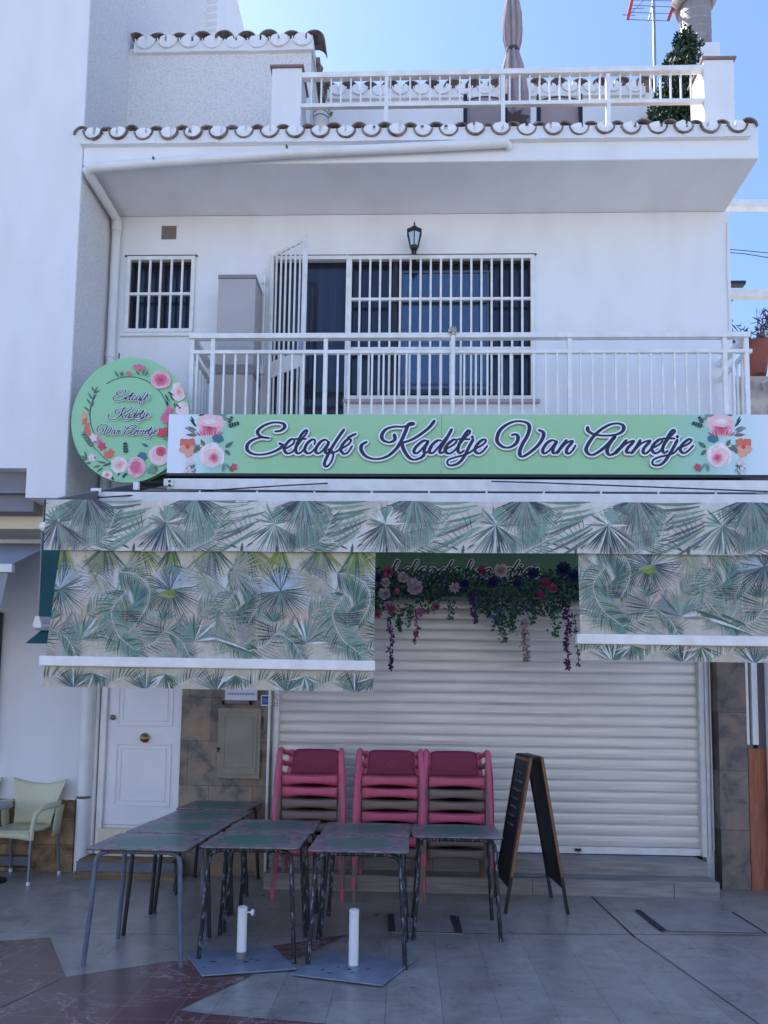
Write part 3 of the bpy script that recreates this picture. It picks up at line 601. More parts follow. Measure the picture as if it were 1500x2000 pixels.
# tv antenna
c = P(1280,130,8.45); zt = P(1277,-60,8.45).z
t = thing('tv_antenna', 'tv antenna with red side arms on a steel mast above the terrace', 'antenna', (c.x,8.45,TZ))
steel = mat('galvanised_steel', srgb(160,164,172), .35, metal=.6)
g = MB(); g.tube([(c.x,8.45,TZ),(c.x-.01,8.45,zt)],.02,12); fin('mast', g, steel, t, smooth=True)
redm = mat('red_plastic', srgb(205,62,52), .5)
Q = lambda x, y, Y=8.3: P(x, y, Y)
for a, b in (((1226,38),(1236,-6)),((1305,40),(1322,-6))):
    g = MB(); g.bar(Q(*a),Q(*b),.035,.02,up=(0,1,0)); fin('reflector_arm', g, redm, t)
g = MB()
for a, b in (((1226,38),(1306,41)),((1229,24),(1311,27)),((1232,10),(1316,14)),((1234,0),(1320,2)),((1215,29),(1241,30)),((1232,17),(1258,16)),((1231,27),(1262,-4)),((1266,42),(1276,4))): g.tube([Q(*a),Q(*b)],.005 if a[0]!=1266 else .008,6)
g.tube([Q(1275,8),P(1277,8,8.45)],.015,8)
fin('antenna_rods', g, steel, t)

# ------------------------------------------------------------------ left neighbour building
nb = thing('neighbour_building', 'plain white building projecting on the left edge, with rough stucco side', 'building', (-5,6.7,0))
g = MB(); NX = -3.245; FN = 6.70
g.box(-3.62,NX,FN,16,3.60,14.5); g.box(-30,-3.62,FN,16,3.885,14.5)
# lintel of ground floor and lower wall
fin('upper_wall', g, white_plaster, nb)
g = MB(); g.box(NX,NX+.006,FN+.01,10.42,3.61,14.5); fin('stucco_side', g, stucco, nb)
g = MB(); g.box(NX-.3,NX+.0065,11.05,11.5,8,14.5); fin('far_pier', g, white_plaster, nb)
a, b = P(370,70,11.3), P(402,70,11.3)
g = MB(); pts = []
for k in range(13): zz = 8+6.5*k/12; xx = b.x+.02-.05*max(0,(zz-12.3)/1.2)**2; pts.append((xx,11.0,zz))
g.prism([(a.x-.1,11.0,14.5),(a.x-.1,11.0,8)]+pts, (0,.3,0)); fin('curved_pier', g, smooth_plaster, nb)
g = MB()
for i in range(5):
    for j in range(26):
        y = 10.45+i*.12; zz = 11.3+j*.13; v = .012
        g.bar((NX+.004,y,zz),(NX+.004,y+.12,zz+.13),.03,.025); g.bar((NX+.004,y+.12,zz),(NX+.004,y,zz+.13),.028,.022)
fin('lattice_block', g, white_plaster, nb)
g = MB(); g.box(NX-.2,NX-.01,10.42,11.05,8,14.5); fin('lattice_backing', g, mat('lattice_dark', srgb(70,78,100), .9), nb)
g = MB(); g.box(-9,-3.60,FN+.12,FN+.35,3.50,3.884); g.box(-9,-3.63,FN+.05,FN+.119,3.66,3.70); fin('shutter_box', g, mat('grey_lintel_panel', srgb(128,128,132), .7), nb)
a = P(60,980,7.0); b = P(60,1033,7.0)
g = MB(); g.box(-9,-3.28,7.0,7.2,b.z,3.599); fin('cream_beam', g, cream, nb, bevel=.004)
g = MB(); g.box(-9,-3.30,7.46,7.7,0,3.59); fin('ground_floor_wall', g, white_plaster, nb)
fin('ceiling_panel', MB().box(-9,-3.29,7.2,7.46,b.z,b.z+.1), smooth_plaster, nb)
sand = stone_mat('sandstone_tiles', srgb(82,62,48), srgb(140,112,82), srgb(176,146,110), .5, .27)
zb = P(130,1562,7.44).z
g = MB(); g.box(-9,-3.33,7.425,7.46,0,zb); fin('stone_base', g, sand, nb, bevel=.003)
g = MB(); g.box(-9,-3.33,7.435,7.46,zb,zb+.02); fin('base_mortar', g, mortar, nb)
g = MB(); a, b = P(0,1240,7.3), P(8,1500,7.3); g.box(-6,a.x-.06,7.40,7.45,1.1,2.6); fin('dark_window', g, dark_glass, nb)
# neighbour awning
t = thing('neighbour_awning', 'light grey awning of the neighbour with a white front bar at the left edge', 'awning', (-4,6.3,2.8))
f0 = P(26,1103,6.2); bk = P(105,1062,7.42)
g = MB(); g.poly([(f0.x-2.5,f0.y,f0.z+.01),(f0.x,f0.y,f0.z+.01),(bk.x,7.42,bk.z),(f0.x-2.5,7.42,bk.z)]); fin('canvas', g, mat('grey_canvas', srgb(150,150,152), .9), t, solid=.004)
zb2 = P(10,1119,6.2).z; g = MB(); g.box(f0.x-2.5,f0.x+.01,6.16,6.21,zb2,f0.z); fin('front_bar', g, white_metal, t, bevel=.005)
zv = P(10,1189,6.2).z; g = MB(); g.grid(lambda u, v: (f0.x-2.5+(2.47-.05*(1-v))*u, 6.185+.012*sin(u*60), zv+(zb2-zv)*v), 80, 4); fin('valance', g, MATS['grey_canvas'], t, solid=.003)

# ------------------------------------------------------------------ unseen white building row behind the camera, added to bounce sunlight onto the cafe
t = thing('bounce_building', 'unseen white building row added behind the camera to bounce sunlight onto the cafe', 'building', (0,-15,0))
g = MB(); wall_with_holes(g, -30, 34, 0, 7.5, [(x_, x_+1.5, z_, z_+1.6) for x_ in range(-28, 32, 4) for z_ in (1.0, 4.6)], -15.3, -15); fin('facade', g, white_plaster, t)
fin('roof_parapet', MB().box(-30,34,-20,-14.9,7.501,7.8), white_plaster, t); fin('dark_rooms', MB().box(-30,34,-15.6,-15.5,0,7.5), dark_wood, t)

# ------------------------------------------------------------------ right side behind the house
t = thing('side_wall', 'weathered stone garden wall beyond the right corner of the balcony', 'wall', (5,9,0))
fin('wall', MB().box(4.0,8,9.0,9.4,0,P(1480,735,9).z), mat('weathered_plaster', srgb(190,182,168), .9, col2=srgb(140,130,118), nscale=5, bump=.6, bscale=20), t)
g = MB(); g.tube([P(1488,750,8.95),P(1510,735,8.95)],.018); g.tube([P(1488,750,8.95),P(1492,760,8.95)],.012); fin('handrail', g, steel, t)
c = P(1476,735,9.15); tp = P(1476,673,9.15); r0 = (P(1503,680,9.15).x-P(1450,680,9.15).x)/2
t = thing('potted_oleander', 'terracotta pot with a dark leafy plant on the wall right of the balcony', 'potted plant', (c.x,9.15,c.z))
g = MB(); g.lathe([(r0*.72,c.z),(r0*.78,c.z+.05),(r0*.97,tp.z-.1),(r0,tp.z-.09),(r0*1.03,tp.z),(r0*.93,tp.z),(r0*.9,tp.z-.05)],c.x,9.15,32); fin('pot', g, MATS['terracotta'], t, smooth=True)
g = MB(); gs = MB(); r_ = random.Random(4)
for k in range(26):
    a0 = r_.uniform(0,2*pi); p = Vector((c.x+.06*cos(a0),9.15+.06*sin(a0),tp.z-.05)); dd = Vector((cos(a0)*r_.uniform(.2,1.1)-.25,sin(a0)*.6,r_.uniform(.5,1.1))).normalized(); ln = r_.uniform(.2,.58)
    path = [p+dd*ln*q/4+Vector((0,0,-.03*q*q/8)) for q in range(5)]; gs.tube(path,.005,5)
    for q in range(14):
        s_ = path[min(4,1+q*4//14)]+rdir(r_)*.03; leaf(g, s_, dd*.6+rdir(r_), rdir(r_), r_.uniform(.07,.12), .018, gcol(r_, (.05,.045,.06)))
fin('stem', gs, mat('plant_stem', srgb(70,60,60), .8), t); fin('foliage', g, leafm, t, fixn=False)
t = thing('pergola', 'white beams of a pergola crossing the sky right of the house', 'pergola', (5,9.5,0))
for (y0,y1,y2,y3) in ((388,403,390,405),(563,577,565,580)):
    a, b, c, d_ = P(1418,y0,9.5), P(1418,y1,9.5), P(1560,y2,9.5), P(1560,y3,9.5)
    fin('beam', MB().hexa([(a.x,9.5,b.z),(c.x,9.5,d_.z),(c.x,9.6,d_.z),(a.x,9.6,b.z),(a.x,9.5,a.z),(c.x,9.5,c.z),(c.x,9.6,c.z),(a.x,9.6,a.z)]), white_metal, t, bevel=.005)
for (x0_,x1_,y0,y1) in ((1415,1457,548,554),(1415,1436,576,581)):
    a, b = P(x0_,y0,9.62), P(x1_,y1,9.62); fin('dark_slat', MB().box(a.x,b.x,9.62,9.72,b.z,a.z), black_metal, t)
p5 = P(1575,600,9.55); fin('post', MB().box(p5.x,p5.x+.12,9.5,9.62,0,P(1560,385,9.5).z), white_metal, t)
for ya, yb in ((489,494),(495,503)):
    g = MB(); g.tube([P(1400,ya-3,11),P(1450,ya,11),P(1500,yb,11),P(1700,yb+26,11)],.006,6); tag(fin('overhead_cable', g, black_metal), 'thin black cable crossing the sky at the right, '+('the upper of the two' if ya == 489 else 'the lower of the two'), 'cable', 'overhead cables at the right')
# bottom right: white profiles, timber board, pipe
t = thing('timber_board', 'reddish brown plywood board leaning upright beside the dark stone pillar', 'board', (3.37,7.3,0))
fin('panel', MB().box(3.285,3.475,7.30,7.33,-.03,1.335), mat('reddish_plywood', srgb(168,106,76), .65, col2=srgb(140,84,60), nscale=6, stretch=(6,1,.6)), t)
for x0_, x1_, lb in ((3.262,3.305,'left'),(3.335,3.392,'right')):
    tag(fin('metal_profile', MB().box(x0_,x1_,7.30,7.35,1.37,3.1), white_metal, bevel=.004), 'white vertical metal profile above the plywood board, the %s one of the pair' % lb, 'metal profile', 'white profiles above the plywood board')
g = MB(); g.tube([(3.49,7.25,-.05),(3.49,7.25,3.0)],.05,20); t = tag(fin('drainpipe', g, pvc, smooth=True), 'fat white drainpipe at the right edge beside the plywood board', 'drainpipe')
g = MB(); g.box(3.4,3.6,7.34,7.44,-.03,3.3); g.parent = None
fin('grey_return', g, mat('grey_plaster', srgb(120,118,122), .9), house)
# left drainpipes
t = thing('drainpipe', 'long white drainpipe sloping along the eave and down the inner corner on the left', 'drainpipe', (-3.16,7.4,4))
e = [P(990,279,6.64), P(560,300,6.64), P(170,328,6.64)]; cA = P(175,335,6.66); cB = P(236,432,7.38); 
pts = [e[0]+Vector((.02,.05,0)), e[0], e[1], e[2]]
g = MB(); g.tube(pts, .043, 16); fin('eave_pipe', g, pvc, t, smooth=True)
cA = Vector((-3.165,6.66,e[2].z-.01)); cB = Vector((-3.165,7.39,6.84))
g = MB(); g.tube([e[2]+Vector((.03,0,0)),cA,cA+Vector((0,.06,-.01)),cB,cB+Vector((0,.005,-.08)),Vector((-3.165,7.39,3.4))],.045,16); fin('down_pipe', g, pvc, t, smooth=True)
for z0_, z1_ in ((6.70,6.84),(5.30,5.34)): fin('pipe_joint', MB().tube([(-3.165,7.39,z0_),(-3.165,7.39,z1_)],.052,16), pvc, t, smooth=True)
g = MB()
for x_ in (560,300): p = P(x_,289 if x_==560 else 312,6.6); g.box(p.x-.008,p.x+.008,6.58,6.7,p.z-.0,p.z+.02)
fin('bracket', g, mat('rusty_bracket', srgb(110,88,76), .8), t)
g = MB(); g.tube([(-3.215,7.36,0.02),(-3.215,7.36,3.55)],.062,20); t = thing('drainpipe', 'thick white drainpipe standing between the sandstone base and the white door', 'drainpipe', (-3.215,7.36,0)); fin('pipe', g, pvc, t, smooth=True)
g = MB(); g.tube([(-3.215,7.36,.74),(-3.215,7.36,.765)],.065,20); fin('clamp', g, MATS['rusty_bracket'], t)
tag(fin('thin_pipe', MB().tube([(-3.135,7.41,.2),(-3.135,7.41,3.55)],.022,12), pvc, smooth=True), 'thin white pipe running up beside the thick drainpipe near the white door', 'pipe')

# ------------------------------------------------------------------ wall lantern
c = P(809,436,7.2); t = thing('wall_lantern', 'black wrought lantern with frosted panes above the big barred window', 'wall lamp', (c.x,7.25,6.6))
LYc = 7.25; Z = lambda y: P(809,y,LYc).z; cx2 = P(809,470,LYc).x
n6 = 6
def ring(r, z, off=pi/6): return [(cx2+r*cos(off+2*pi*k/n6), LYc+r*sin(off+2*pi*k/n6), z) for k in range(n6)]
g = MB()
def loft(a, b):
    for k in range(n6): g.poly([a[k],a[(k+1)%n6],b[(k+1)%n6],b[k]])
A = [ring(.085,Z(458)),ring(.088,Z(452)),ring(.055,Z(449)),ring(.02,Z(442)),ring(.006,Z(440)),ring(.011,Z(437)),ring(.004,Z(434)),ring(.002,Z(431))]
for a, b in zip(A[:-1],A[1:]): loft(a,b)
g.poly(A[0]); fin('cap', g, black_metal, t)
g = MB(); A = [ring(.045,Z(484)),ring(.05,Z(482)),ring(.035,Z(487)),ring(.012,Z(489)),ring(.014,Z(491)),ring(.003,Z(497))]
for a, b in zip(A[:-1],A[1:]): loft(a,b)
g.poly(ring(.048,Z(481.9))); fin('base', g, black_metal, t)
g = MB(); a_, b_ = ring(.046,Z(482)), ring(.074,Z(458))
for k in range(n6): g.tube([a_[k],b_[k]],.0055,6)
fin('glazing_bars', g, black_metal, t)
g = MB(); a_, b_ = ring(.042,Z(481.8)), ring(.069,Z(458)); loft(a_,b_); fin('glass', g, mat('frosted_glass', srgb(190,205,215), .3), t, fixn=False)
g = MB(); g.tube([(cx2,LYc,Z(446)),(cx2,LYc+.03,Z(440)),(cx2,FY-.01,Z(462))],.01,8); g.box(cx2-.025,cx2+.025,FY-.012,FY-.0,Z(490),Z(448)); fin('bracket', g, black_metal, t)
# balcony cabinets
t = thing('plastic_cabinet', 'tall grey plastic cabinet on the balcony, standing on top of a lower one', 'cabinet', (-1.8,7.15,5.05)); 
a, b = P(427,537,7.12), P(500,537,7.12); zc = P(460,712,7.12).z
fin('body', MB().box(a.x,b.x,7.12,7.43,zc,a.z-.04), grey_cab, t, bevel=.006); fin('lid', MB().box(a.x-.004,b.x+.004,7.112,7.436,a.z-.039,a.z), dgrey_cab, t, bevel=.004)
t = thing('plastic_cabinet', 'lower grey plastic cabinet on the balcony, carrying the taller one', 'cabinet', (-1.8,7.15,4.33))
fin('body', MB().box(a.x-.01,b.x+.0,7.12,7.43,4.335,zc-.1), grey_cab, t, bevel=.006); fin('lid', MB().box(a.x-.015,b.x+.01,7.112,7.436,zc-.099,zc-.001), dgrey_cab, t, bevel=.006)

# ------------------------------------------------------------------ lettering
K1 = lambda p: (470+p[0]/6.25, 810+p[1]/6.25); K2 = lambda p: (700+p[0]/5.769, 810+p[1]/5.769)
K3 = lambda p: (950+p[0]/7.5, 810+p[1]/7.5); K4 = lambda p: (1130+p[0]/6.25, 810+p[1]/6.25)
W1 = [[(425,215),(490,205),(540,165),(528,122),(460,105),(370,112),(270,155),(212,215),(235,265),(290,288),(350,294)],[(350,294),(250,288),(150,320),(90,375),(88,440),(150,485),(250,497),(370,475),(470,430),(515,385),(475,358)],
 [(560,420),(640,370),(660,320),(620,310),(560,370),(535,430),(570,480),(630,465),(690,400)],
 [(670,420),(760,300),(815,220),(800,200),(750,250),(700,350),(675,440),(700,480),(745,465),(800,400)],[(670,305),(800,305)],
 [(905,370),(910,320),(870,315),(810,370),(785,440),(820,480),(870,465),(930,400)],
 [(1080,355),(1040,315),(980,340),(930,410),(920,460),(955,480),(1010,440),(1075,350)],[(1080,350),(1045,420),(1040,475),(1075,470),(1110,440)],
 [(1265,190),(1180,310),(1100,440),(1040,560),(1025,620),(1060,640),(1110,580),(1135,490),(1100,435),(1075,440)],[(1110,480),(1180,455),(1225,410)],
 [(1240,420),(1320,370),(1350,320),(1310,310),(1250,370),(1225,440),(1260,485),(1310,470),(1365,390)],[(1405,245),(1360,265),(1310,292)]]
W2 = [[(405,235),(410,290),(350,320),(280,295),(265,240),(310,175),(400,145),(500,145),(580,128),(620,115),(600,100),(560,125),(530,200),(480,310),(420,400),(320,480),(200,508),(90,480),(35,410),(40,350),(95,315)],
 [(855,80),(800,150),(700,230),(600,290),(500,325)],[(490,330),(510,400),(560,480),(620,515),(700,495),(745,455)],
 [(785,310),(740,300),(680,340),(630,400),(630,435),(665,440),(720,390),(785,310)],[(785,310),(745,390),(745,440),(790,420),(830,370)],
 [(930,300),(890,300),(830,350),(800,410),(810,440),(850,430),(920,350),(1000,250)],[(1050,175),(980,300),(920,400),(925,440),(965,425),(1000,390)],
 [(1000,390),(1080,340),(1105,300),(1070,290),(1000,350),(975,410),(1010,445),(1060,430),(1120,370)],
 [(1110,380),(1190,280),(1255,210),(1240,185),(1200,230),(1140,330),(1120,410),(1145,440),(1190,410)],[(1120,285),(1250,285)],
 [(1290,290),(1240,380),(1190,480),(1130,550),(1050,580),(1005,565),(1010,520),(1080,490),(1180,465),(1260,430),(1310,390)],[(1283,262),(1287,262)],
 [(1320,390),(1400,345),(1435,300),(1400,290),(1340,340),(1310,410),(1350,445),(1400,420),(1450,360)]]
W3 = [[(365,310),(430,300),(460,350),(430,430),(350,485),(260,490),(180,440),(150,370),(190,250),(290,160),(420,110),(540,115),(610,150),(625,220),(590,330),(530,430),(485,540),(490,610),(540,620),(650,550),(760,450),(825,340),(825,270),(760,235)],
 [(1020,410),(960,385),(890,420),(830,500),(820,560),(860,575),(930,520),(1020,400)],[(1025,410),(975,500),(970,565),(1010,570),(1050,530)],
 [(1165,388),(1100,470),(1030,575)],[(1060,540),(1160,430),(1245,395),(1240,425),(1180,500),(1165,560),(1200,580),(1250,540),(1300,460)]]
W4 = [[(105,165),(110,205),(160,240),(240,260),(350,265),(460,250),(530,210),(540,150),(480,118),(380,130),(270,190),(180,270),(110,370),(85,440),(120,490),(180,495),(270,440),(350,370),(440,270)],[(440,275),(370,370),(340,450),(370,500),(430,480),(490,420)],
 [(575,322),(520,390),(450,480)],[(480,450),(570,365),(655,328),(650,355),(590,420),(580,470),(640,470)],
 [(745,322),(700,400),(640,480)],[(670,450),(760,360),(855,325),(850,350),(790,420),(780,470),(820,480),(880,420)],
 [(910,410),(985,365),(1015,320),(980,312),(915,365),(885,430),(920,478),(970,465),(1030,400)],
 [(1010,420),(1100,290),(1165,220),(1150,195),(1105,240),(1040,360),(1015,440),(1040,475),(1080,450)],[(1020,300),(1160,300)],
 [(1195,320),(1150,410),(1090,510),(1020,600),(950,628),(895,610),(905,560),(980,525),(1090,500),(1160,470),(1210,410)],[(1198,278),(1202,278)],
 [(1235,410),(1330,365),(1370,320),(1330,312),(1260,370),(1230,435),(1270,478),(1330,450),(1390,385)]]
def spl(p, n=7):
    if len(p) < 3: return [tuple(a) for a in p]
    q = [p[0]]+list(p)+[p[-1]]; out = []
    for i in range(len(p)-1):
        a, b, c, d = q[i], q[i+1], q[i+2], q[i+3]
        for k in range(n):
            t = k/n; out.append(tuple(.5*((2*b[j])+(-a[j]+c[j])*t+(2*a[j]-5*b[j]+4*c[j]-d[j])*t*t+(-a[j]+3*b[j]-3*c[j]+d[j])*t**3) for j in (0,1)))
    out.append(tuple(p[-1])); return out
WORDS = [('W1',W1,K1),('W2',W2,K2),('W3',W3,K3),('W4',W4,K4)]
def px_strokes():
    out = []
    for nm, W, K in WORDS:
        o = []
        for i, s in enumerate(W):
            pts = spl([K(p) for p in s]); cap = i == 0 or (nm == 'W1' and i == 1) or (nm == 'W2' and i < 3) or (nm == 'W4' and i == 1)
            o.append((pts, cap))
        out.append(o)
    return out
PXS = px_strokes()
def ink(g, pts, cap, T, scale, y, extra=0, thick=2.55, thin=1.0):
    """T maps a lettering pixel to (x, z); widths follow a pen: heavy when it moves down"""
    m = len(pts)
    if m == 2 and hypot(pts[0][0]-pts[1][0], pts[0][1]-pts[1][1]) < 2:      # dot
        c = pts[0]; pts = [(c[0]-2.4,c[1]),(c[0]-1.7,c[1]),(c[0],c[1]),(c[0]+1.7,c[1]),(c[0]+2.4,c[1])]; ws = [.5,2.0,2.7,2.0,.5]
    else:
        ws = []
        for k in range(m):
            a, b = pts[max(k-1,0)], pts[min(k+1,m-1)]; dx, dy = b[0]-a[0], b[1]-a[1]; L = hypot(dx,dy) or 1
            dn = dy/L; f = abs(dn)**1.3 if cap else max(0, dn)**.8*1.0+max(0,-dn)*.12
            ws.append(thin+(thick*(1.12 if cap else .92)-thin)*f)
        ws = [(ws[max(k-1,0)]+2*ws[k]+ws[min(k+1,m-1)])/4 for k in range(m)]
        if m > 2: ws[0] *= .75; ws[-1] *= .6
    P3 = [(T(p)[0], y, T(p)[1]) for p in pts]; ws = [(w_+extra)*scale for w_ in ws]
    # rounded ends
    a, b = Vector(P3[0]), Vector(P3[1]); d0 = (a-b).normalized(); a2, b2 = Vector(P3[-1]), Vector(P3[-2]); d1 = (a2-b2).normalized()
    P3 = [tuple(a+d0*ws[0]*.9), tuple(a+d0*ws[0]*.6)]+P3+[tuple(a2+d1*ws[-1]*.6), tuple(a2+d1*ws[-1]*.9)]; ws = [ws[0]*.35, ws[0]*.8]+ws+[ws[-1]*.8, ws[-1]*.35]
    g.tube(P3, ws, 10, flat=(0,-1,0))
navy = mat('navy_lettering', srgb(26,34,62), .45); letw = mat('white_lettering_outline', srgb(236,240,246), .45); lsh = mat('grey_letter_rim', srgb(96,140,132), .5)
# ---- painted flowers, drawn as thin layered shapes on a plane y=const
class Art:
    def __init__(s, T, y): s.g = MB(); s.T = T; s.y = y; s.k = 0
    def poly(s, pts, col):
        s.k += 1; yy = s.y-.00004*s.k; s.g.poly([(s.T(p)[0], yy, s.T(p)[1]) for p in pts], col)
    def blob(s, cx, cy, rx, ry, col, rot=0, wob=.08, lobes=6, ph=0, n=36):
        pts = []
        for k in range(n):
            a = 2*pi*k/n; r = 1+wob*sin(lobes*a+ph); x, y = rx*r*cos(a), ry*r*sin(a); pts.append((cx+x*cos(rot)-y*sin(rot), cy+x*sin(rot)+y*cos(rot)))
        s.poly(pts, col)
    def leaf(s, x, y, ang, ln, wd, col):
        a = R(ang); n = 7; L, Rr = [], []
        for k in range(n+1):
            u = k/n; w_ = wd/2*sin(pi*u**.8); bx, by = x+cos(a)*ln*u, y-sin(a)*ln*u; L.append((bx+sin(a)*w_, by+cos(a)*w_)); Rr.append((bx-sin(a)*w_, by-cos(a)*w_))
        s.poly(L+Rr[::-1][1:-1], col)
    def line(s, pts, wd, col):
        for a, b in zip(pts[:-1], pts[1:]):
            dx, dy = b[0]-a[0], b[1]-a[1]; L = hypot(dx,dy) or 1; nx, ny = -dy/L*wd/2, dx/L*wd/2; s.poly([(a[0]+nx,a[1]+ny),(b[0]+nx,b[1]+ny),(b[0]-nx,b[1]-ny),(a[0]-nx,a[1]-ny)], col)
    def rose(s, cx, cy, r, outer, mid, core, seed=1, sq=1):
        rd = random.Random(seed)
        mixc = lambda a, b, t: tuple(a[i]*(1-t)+b[i]*t for i in range(3))+(1,)
        for ringi, (rr, n, t) in enumerate(((.74,7,0),(.64,9,.15),(.50,7,.38),(.38,6,.6),(.26,5,.8),(.15,4,1))):
            c0 = mixc(outer, mid, min(1,t*1.6)) if t < .6 else mixc(mid, core, (t-.6)/.4)
            ph = rd.uniform(0,6)
            s.blob(cx, cy, r*(rr+.06), r*(rr+.06)*sq, mixc(c0, mid, .2), 0, .04, n, ph)
            for k in range(n):
                a = ph+2*pi*(k+rd.uniform(-.2,.2))/n; q = rd.uniform(-.14,.14); cc = tuple(min(1,v*(1+q)) for v in mixc(c0, mid, rd.uniform(0,.35))[:3])+(1,)
                ez = rd.uniform(.85,1.15); s.blob(cx+r*rr*.72*cos(a), cy+r*rr*.72*sin(a)*sq, r*rr*.56*ez, r*rr*.40*sq*ez, cc, a+pi/2+rd.uniform(-.3,.3), .07, 3, rd.uniform(0,6), 22)
        s.blob(cx, cy, r*.1, r*.08, mixc(core, (.25,.02,.05), .3))
    def sprig(s, x, y, ang, ln, n, lw, lh, col, spread=38):
        a = R(ang); s.line([(x,y),(x+cos(a)*ln,y-sin(a)*ln)], max(.6,lh*.16), col)
        for k in range(n):
            u = .2+.8*k/(n-1); bx, by = x+cos(a)*ln*u, y-sin(a)*ln*u; q = 1-.25*u
            for sg in (1,-1): s.leaf(bx, by, ang+sg*spread, lw*q, lh, col)
        s.leaf(x+cos(a)*ln, y-sin(a)*ln, ang, lw*.8, lh, col)
    def done(s, parent, name='painted_flowers'): return fin(name, s.g, vcol('printed_ink', .45, noise=.08), parent, fixn=False)
C = dict(pale=srgb(232,205,208), pink=srgb(214,110,140), rosec=srgb(208,70,92), white=srgb(232,226,222), blush=srgb(236,196,196), coral=srgb(216,112,92), peach=srgb(228,164,140),
         dgreen=srgb(34,66,66), green=srgb(84,108,92), olive=srgb(112,110,92), teal=srgb(66,116,130), grey=srgb(120,128,136), sage=srgb(112,148,132))
def mirror_art(art, x0, flip):
    """the flower corner of the long sign; coordinates in sign pixels measured from the sign end"""
    q = (lambda x: 2*x0-x) if flip else (lambda x: x); A = lambda a: 180-a if flip else a
    for x,y,a,l,w_,c in ((384,834,130,22,5,C['dgreen']),(382,846,150,24,6,C['grey']),(384,840+1,155,20,5,C['olive']),(382,852-11,168,22,5,C['grey']),(386,850,178,24,7,C['olive']),(380,826,118,16,4,C['dgreen']),(388,812,20,18,5,C['dgreen']),(416,816,120,7,4,C['dgreen'])): art.leaf(q(x),y,A(a),l,w_,c)
    art.blob(q(428),816,18,9,C['sage'],0,.2,5)
    art.blob(q(412),826,28,17,C['blush'],0,.07,7,1); art.rose(q(410),836,28,C['pale'],C['pink'],C['rosec'],3,.72)
    art.blob(q(413),826,20,8,C['blush'],.05,.1,5,2); art.blob(q(410),823,13,5,C['white'],.0,.1,4,1)
    for k in range(9): art.blob(q(388+5.4*k),848-3*sin(k*.4),1.6,6,C['pink'] if k%2 else C['rosec'],.2*(k-4)*(-1 if flip else 1),.1,3)
    art.blob(q(426),857,11,8,C['teal'],.1,.08,6)
    for dx, dy, rr in ((-8,-7,9),(6,-8,8),(-10,6,8),(6,7,9),(0,14,8)): art.blob(q(368+dx),872+dy,rr,rr*.95,C['coral'] if dy < 0 else C['peach'],0,.12,4,dx)
    art.blob(q(367),873,4,4,C['rosec'])
    art.leaf(q(378),868,A(-40),22,9,C['sage']); art.leaf(q(400),872,A(120),16,8,C['olive']); art.leaf(q(378),886,A(55),22,9,C['olive']); art.leaf(q(400),876,A(185),20,7,C['green'])
    art.rose(q(414),890,30,C['white'],C['blush'],C['white'],5,.95); art.rose(q(418),894,14,C['blush'],C['pink'],C['rosec'],6)
    art.leaf(q(440),875,A(38),20,7,C['green']); art.leaf(q(440),879,A(-48),15,7,C['green'])
    art.sprig(q(444),834,A(18),20,4,7,4.2,C['dgreen'],45); art.sprig(q(446),828,A(60),12,3,6,3.6,C['dgreen'],45)
    art.leaf(q(438),906,A(-100),17,6,C['grey']); art.leaf(q(440),905,A(-48),24,5,C['sage']); art.blob(q(457),913,6,7,C['rosec'],.3,.2,5); art.blob(q(452),917,3,5,C['olive'])
    art.sprig(q(384),908,A(205),18,4,7,2,C['dgreen']); art.sprig(q(384),915,A(230),12,3,6,2,C['grey'])
    for dx, dy in ((366,908),(372,900),(370,916),(364,920),(376,905)): art.blob(q(dx),dy,4,4,C['pink'] if dx % 2 else C['pale'],0,.25,5)
# ---- long sign
SYF = 6.55
t = thing('shop_sign', 'long pale green sign with flowers at both ends and dark script lettering above the awning', 'sign', (.5,SYF,4.1))
s0, s1 = P(330,809,SYF), P(328,924,SYF); sx1 = 3.62
def sign_mat():
    m = bpy.data.materials.new('green_printed_panel'); m.use_nodes = True; tt = m.node_tree; b = tt.nodes['Principled BSDF']; L = tt.links.new
    tc = tt.nodes.new('ShaderNodeTexCoord'); sp = tt.nodes.new('ShaderNodeSeparateXYZ'); L(tc.outputs['Object'], sp.inputs[0])
    mr = tt.nodes.new('ShaderNodeMapRange'); mr.inputs[1].default_value = s0.x-.5; mr.inputs[2].default_value = P(1530,860,SYF).x-.5; L(sp.outputs[0], mr.inputs[0])
    r = tt.nodes.new('ShaderNodeValToRGB'); e = r.color_ramp.elements; wht = srgb(228,236,244); gr = srgb(160,206,156); aq = srgb(160,208,190)
    e[0].position = .02; e[0].color = wht; e[1].position = .995; e[1].color = wht
    for p_, c_ in ((.055,srgb(200,226,220)),(.075,aq),(.13,gr),(.80,gr),(.88,aq),(.93,srgb(200,226,226))): k = e.new(p_); k.color = c_
    L(mr.outputs[0], r.inputs[0]); L(r.outputs[0], b.inputs['Base Color']); b.inputs['Roughness'].default_value = .35; return m
fin('panel', MB().box(s0.x,sx1,SYF,SYF+.16,s1.z,s0.z), sign_mat(), t, bevel=.003)
fin('lower_edge', MB().box(s0.x,sx1,SYF-.004,SYF+.15,s1.z-.028,s1.z-.002), black_metal, t)
xs_ = P(862,860,SYF).x; fin('panel_joint', MB().box(xs_,xs_+.003,SYF-.0015,SYF+.001,s1.z,s0.z), lsh, t)
def T_sign(p): v = P(p[0],p[1],SYF); return (v.x, v.z)
sc = SYF/CF

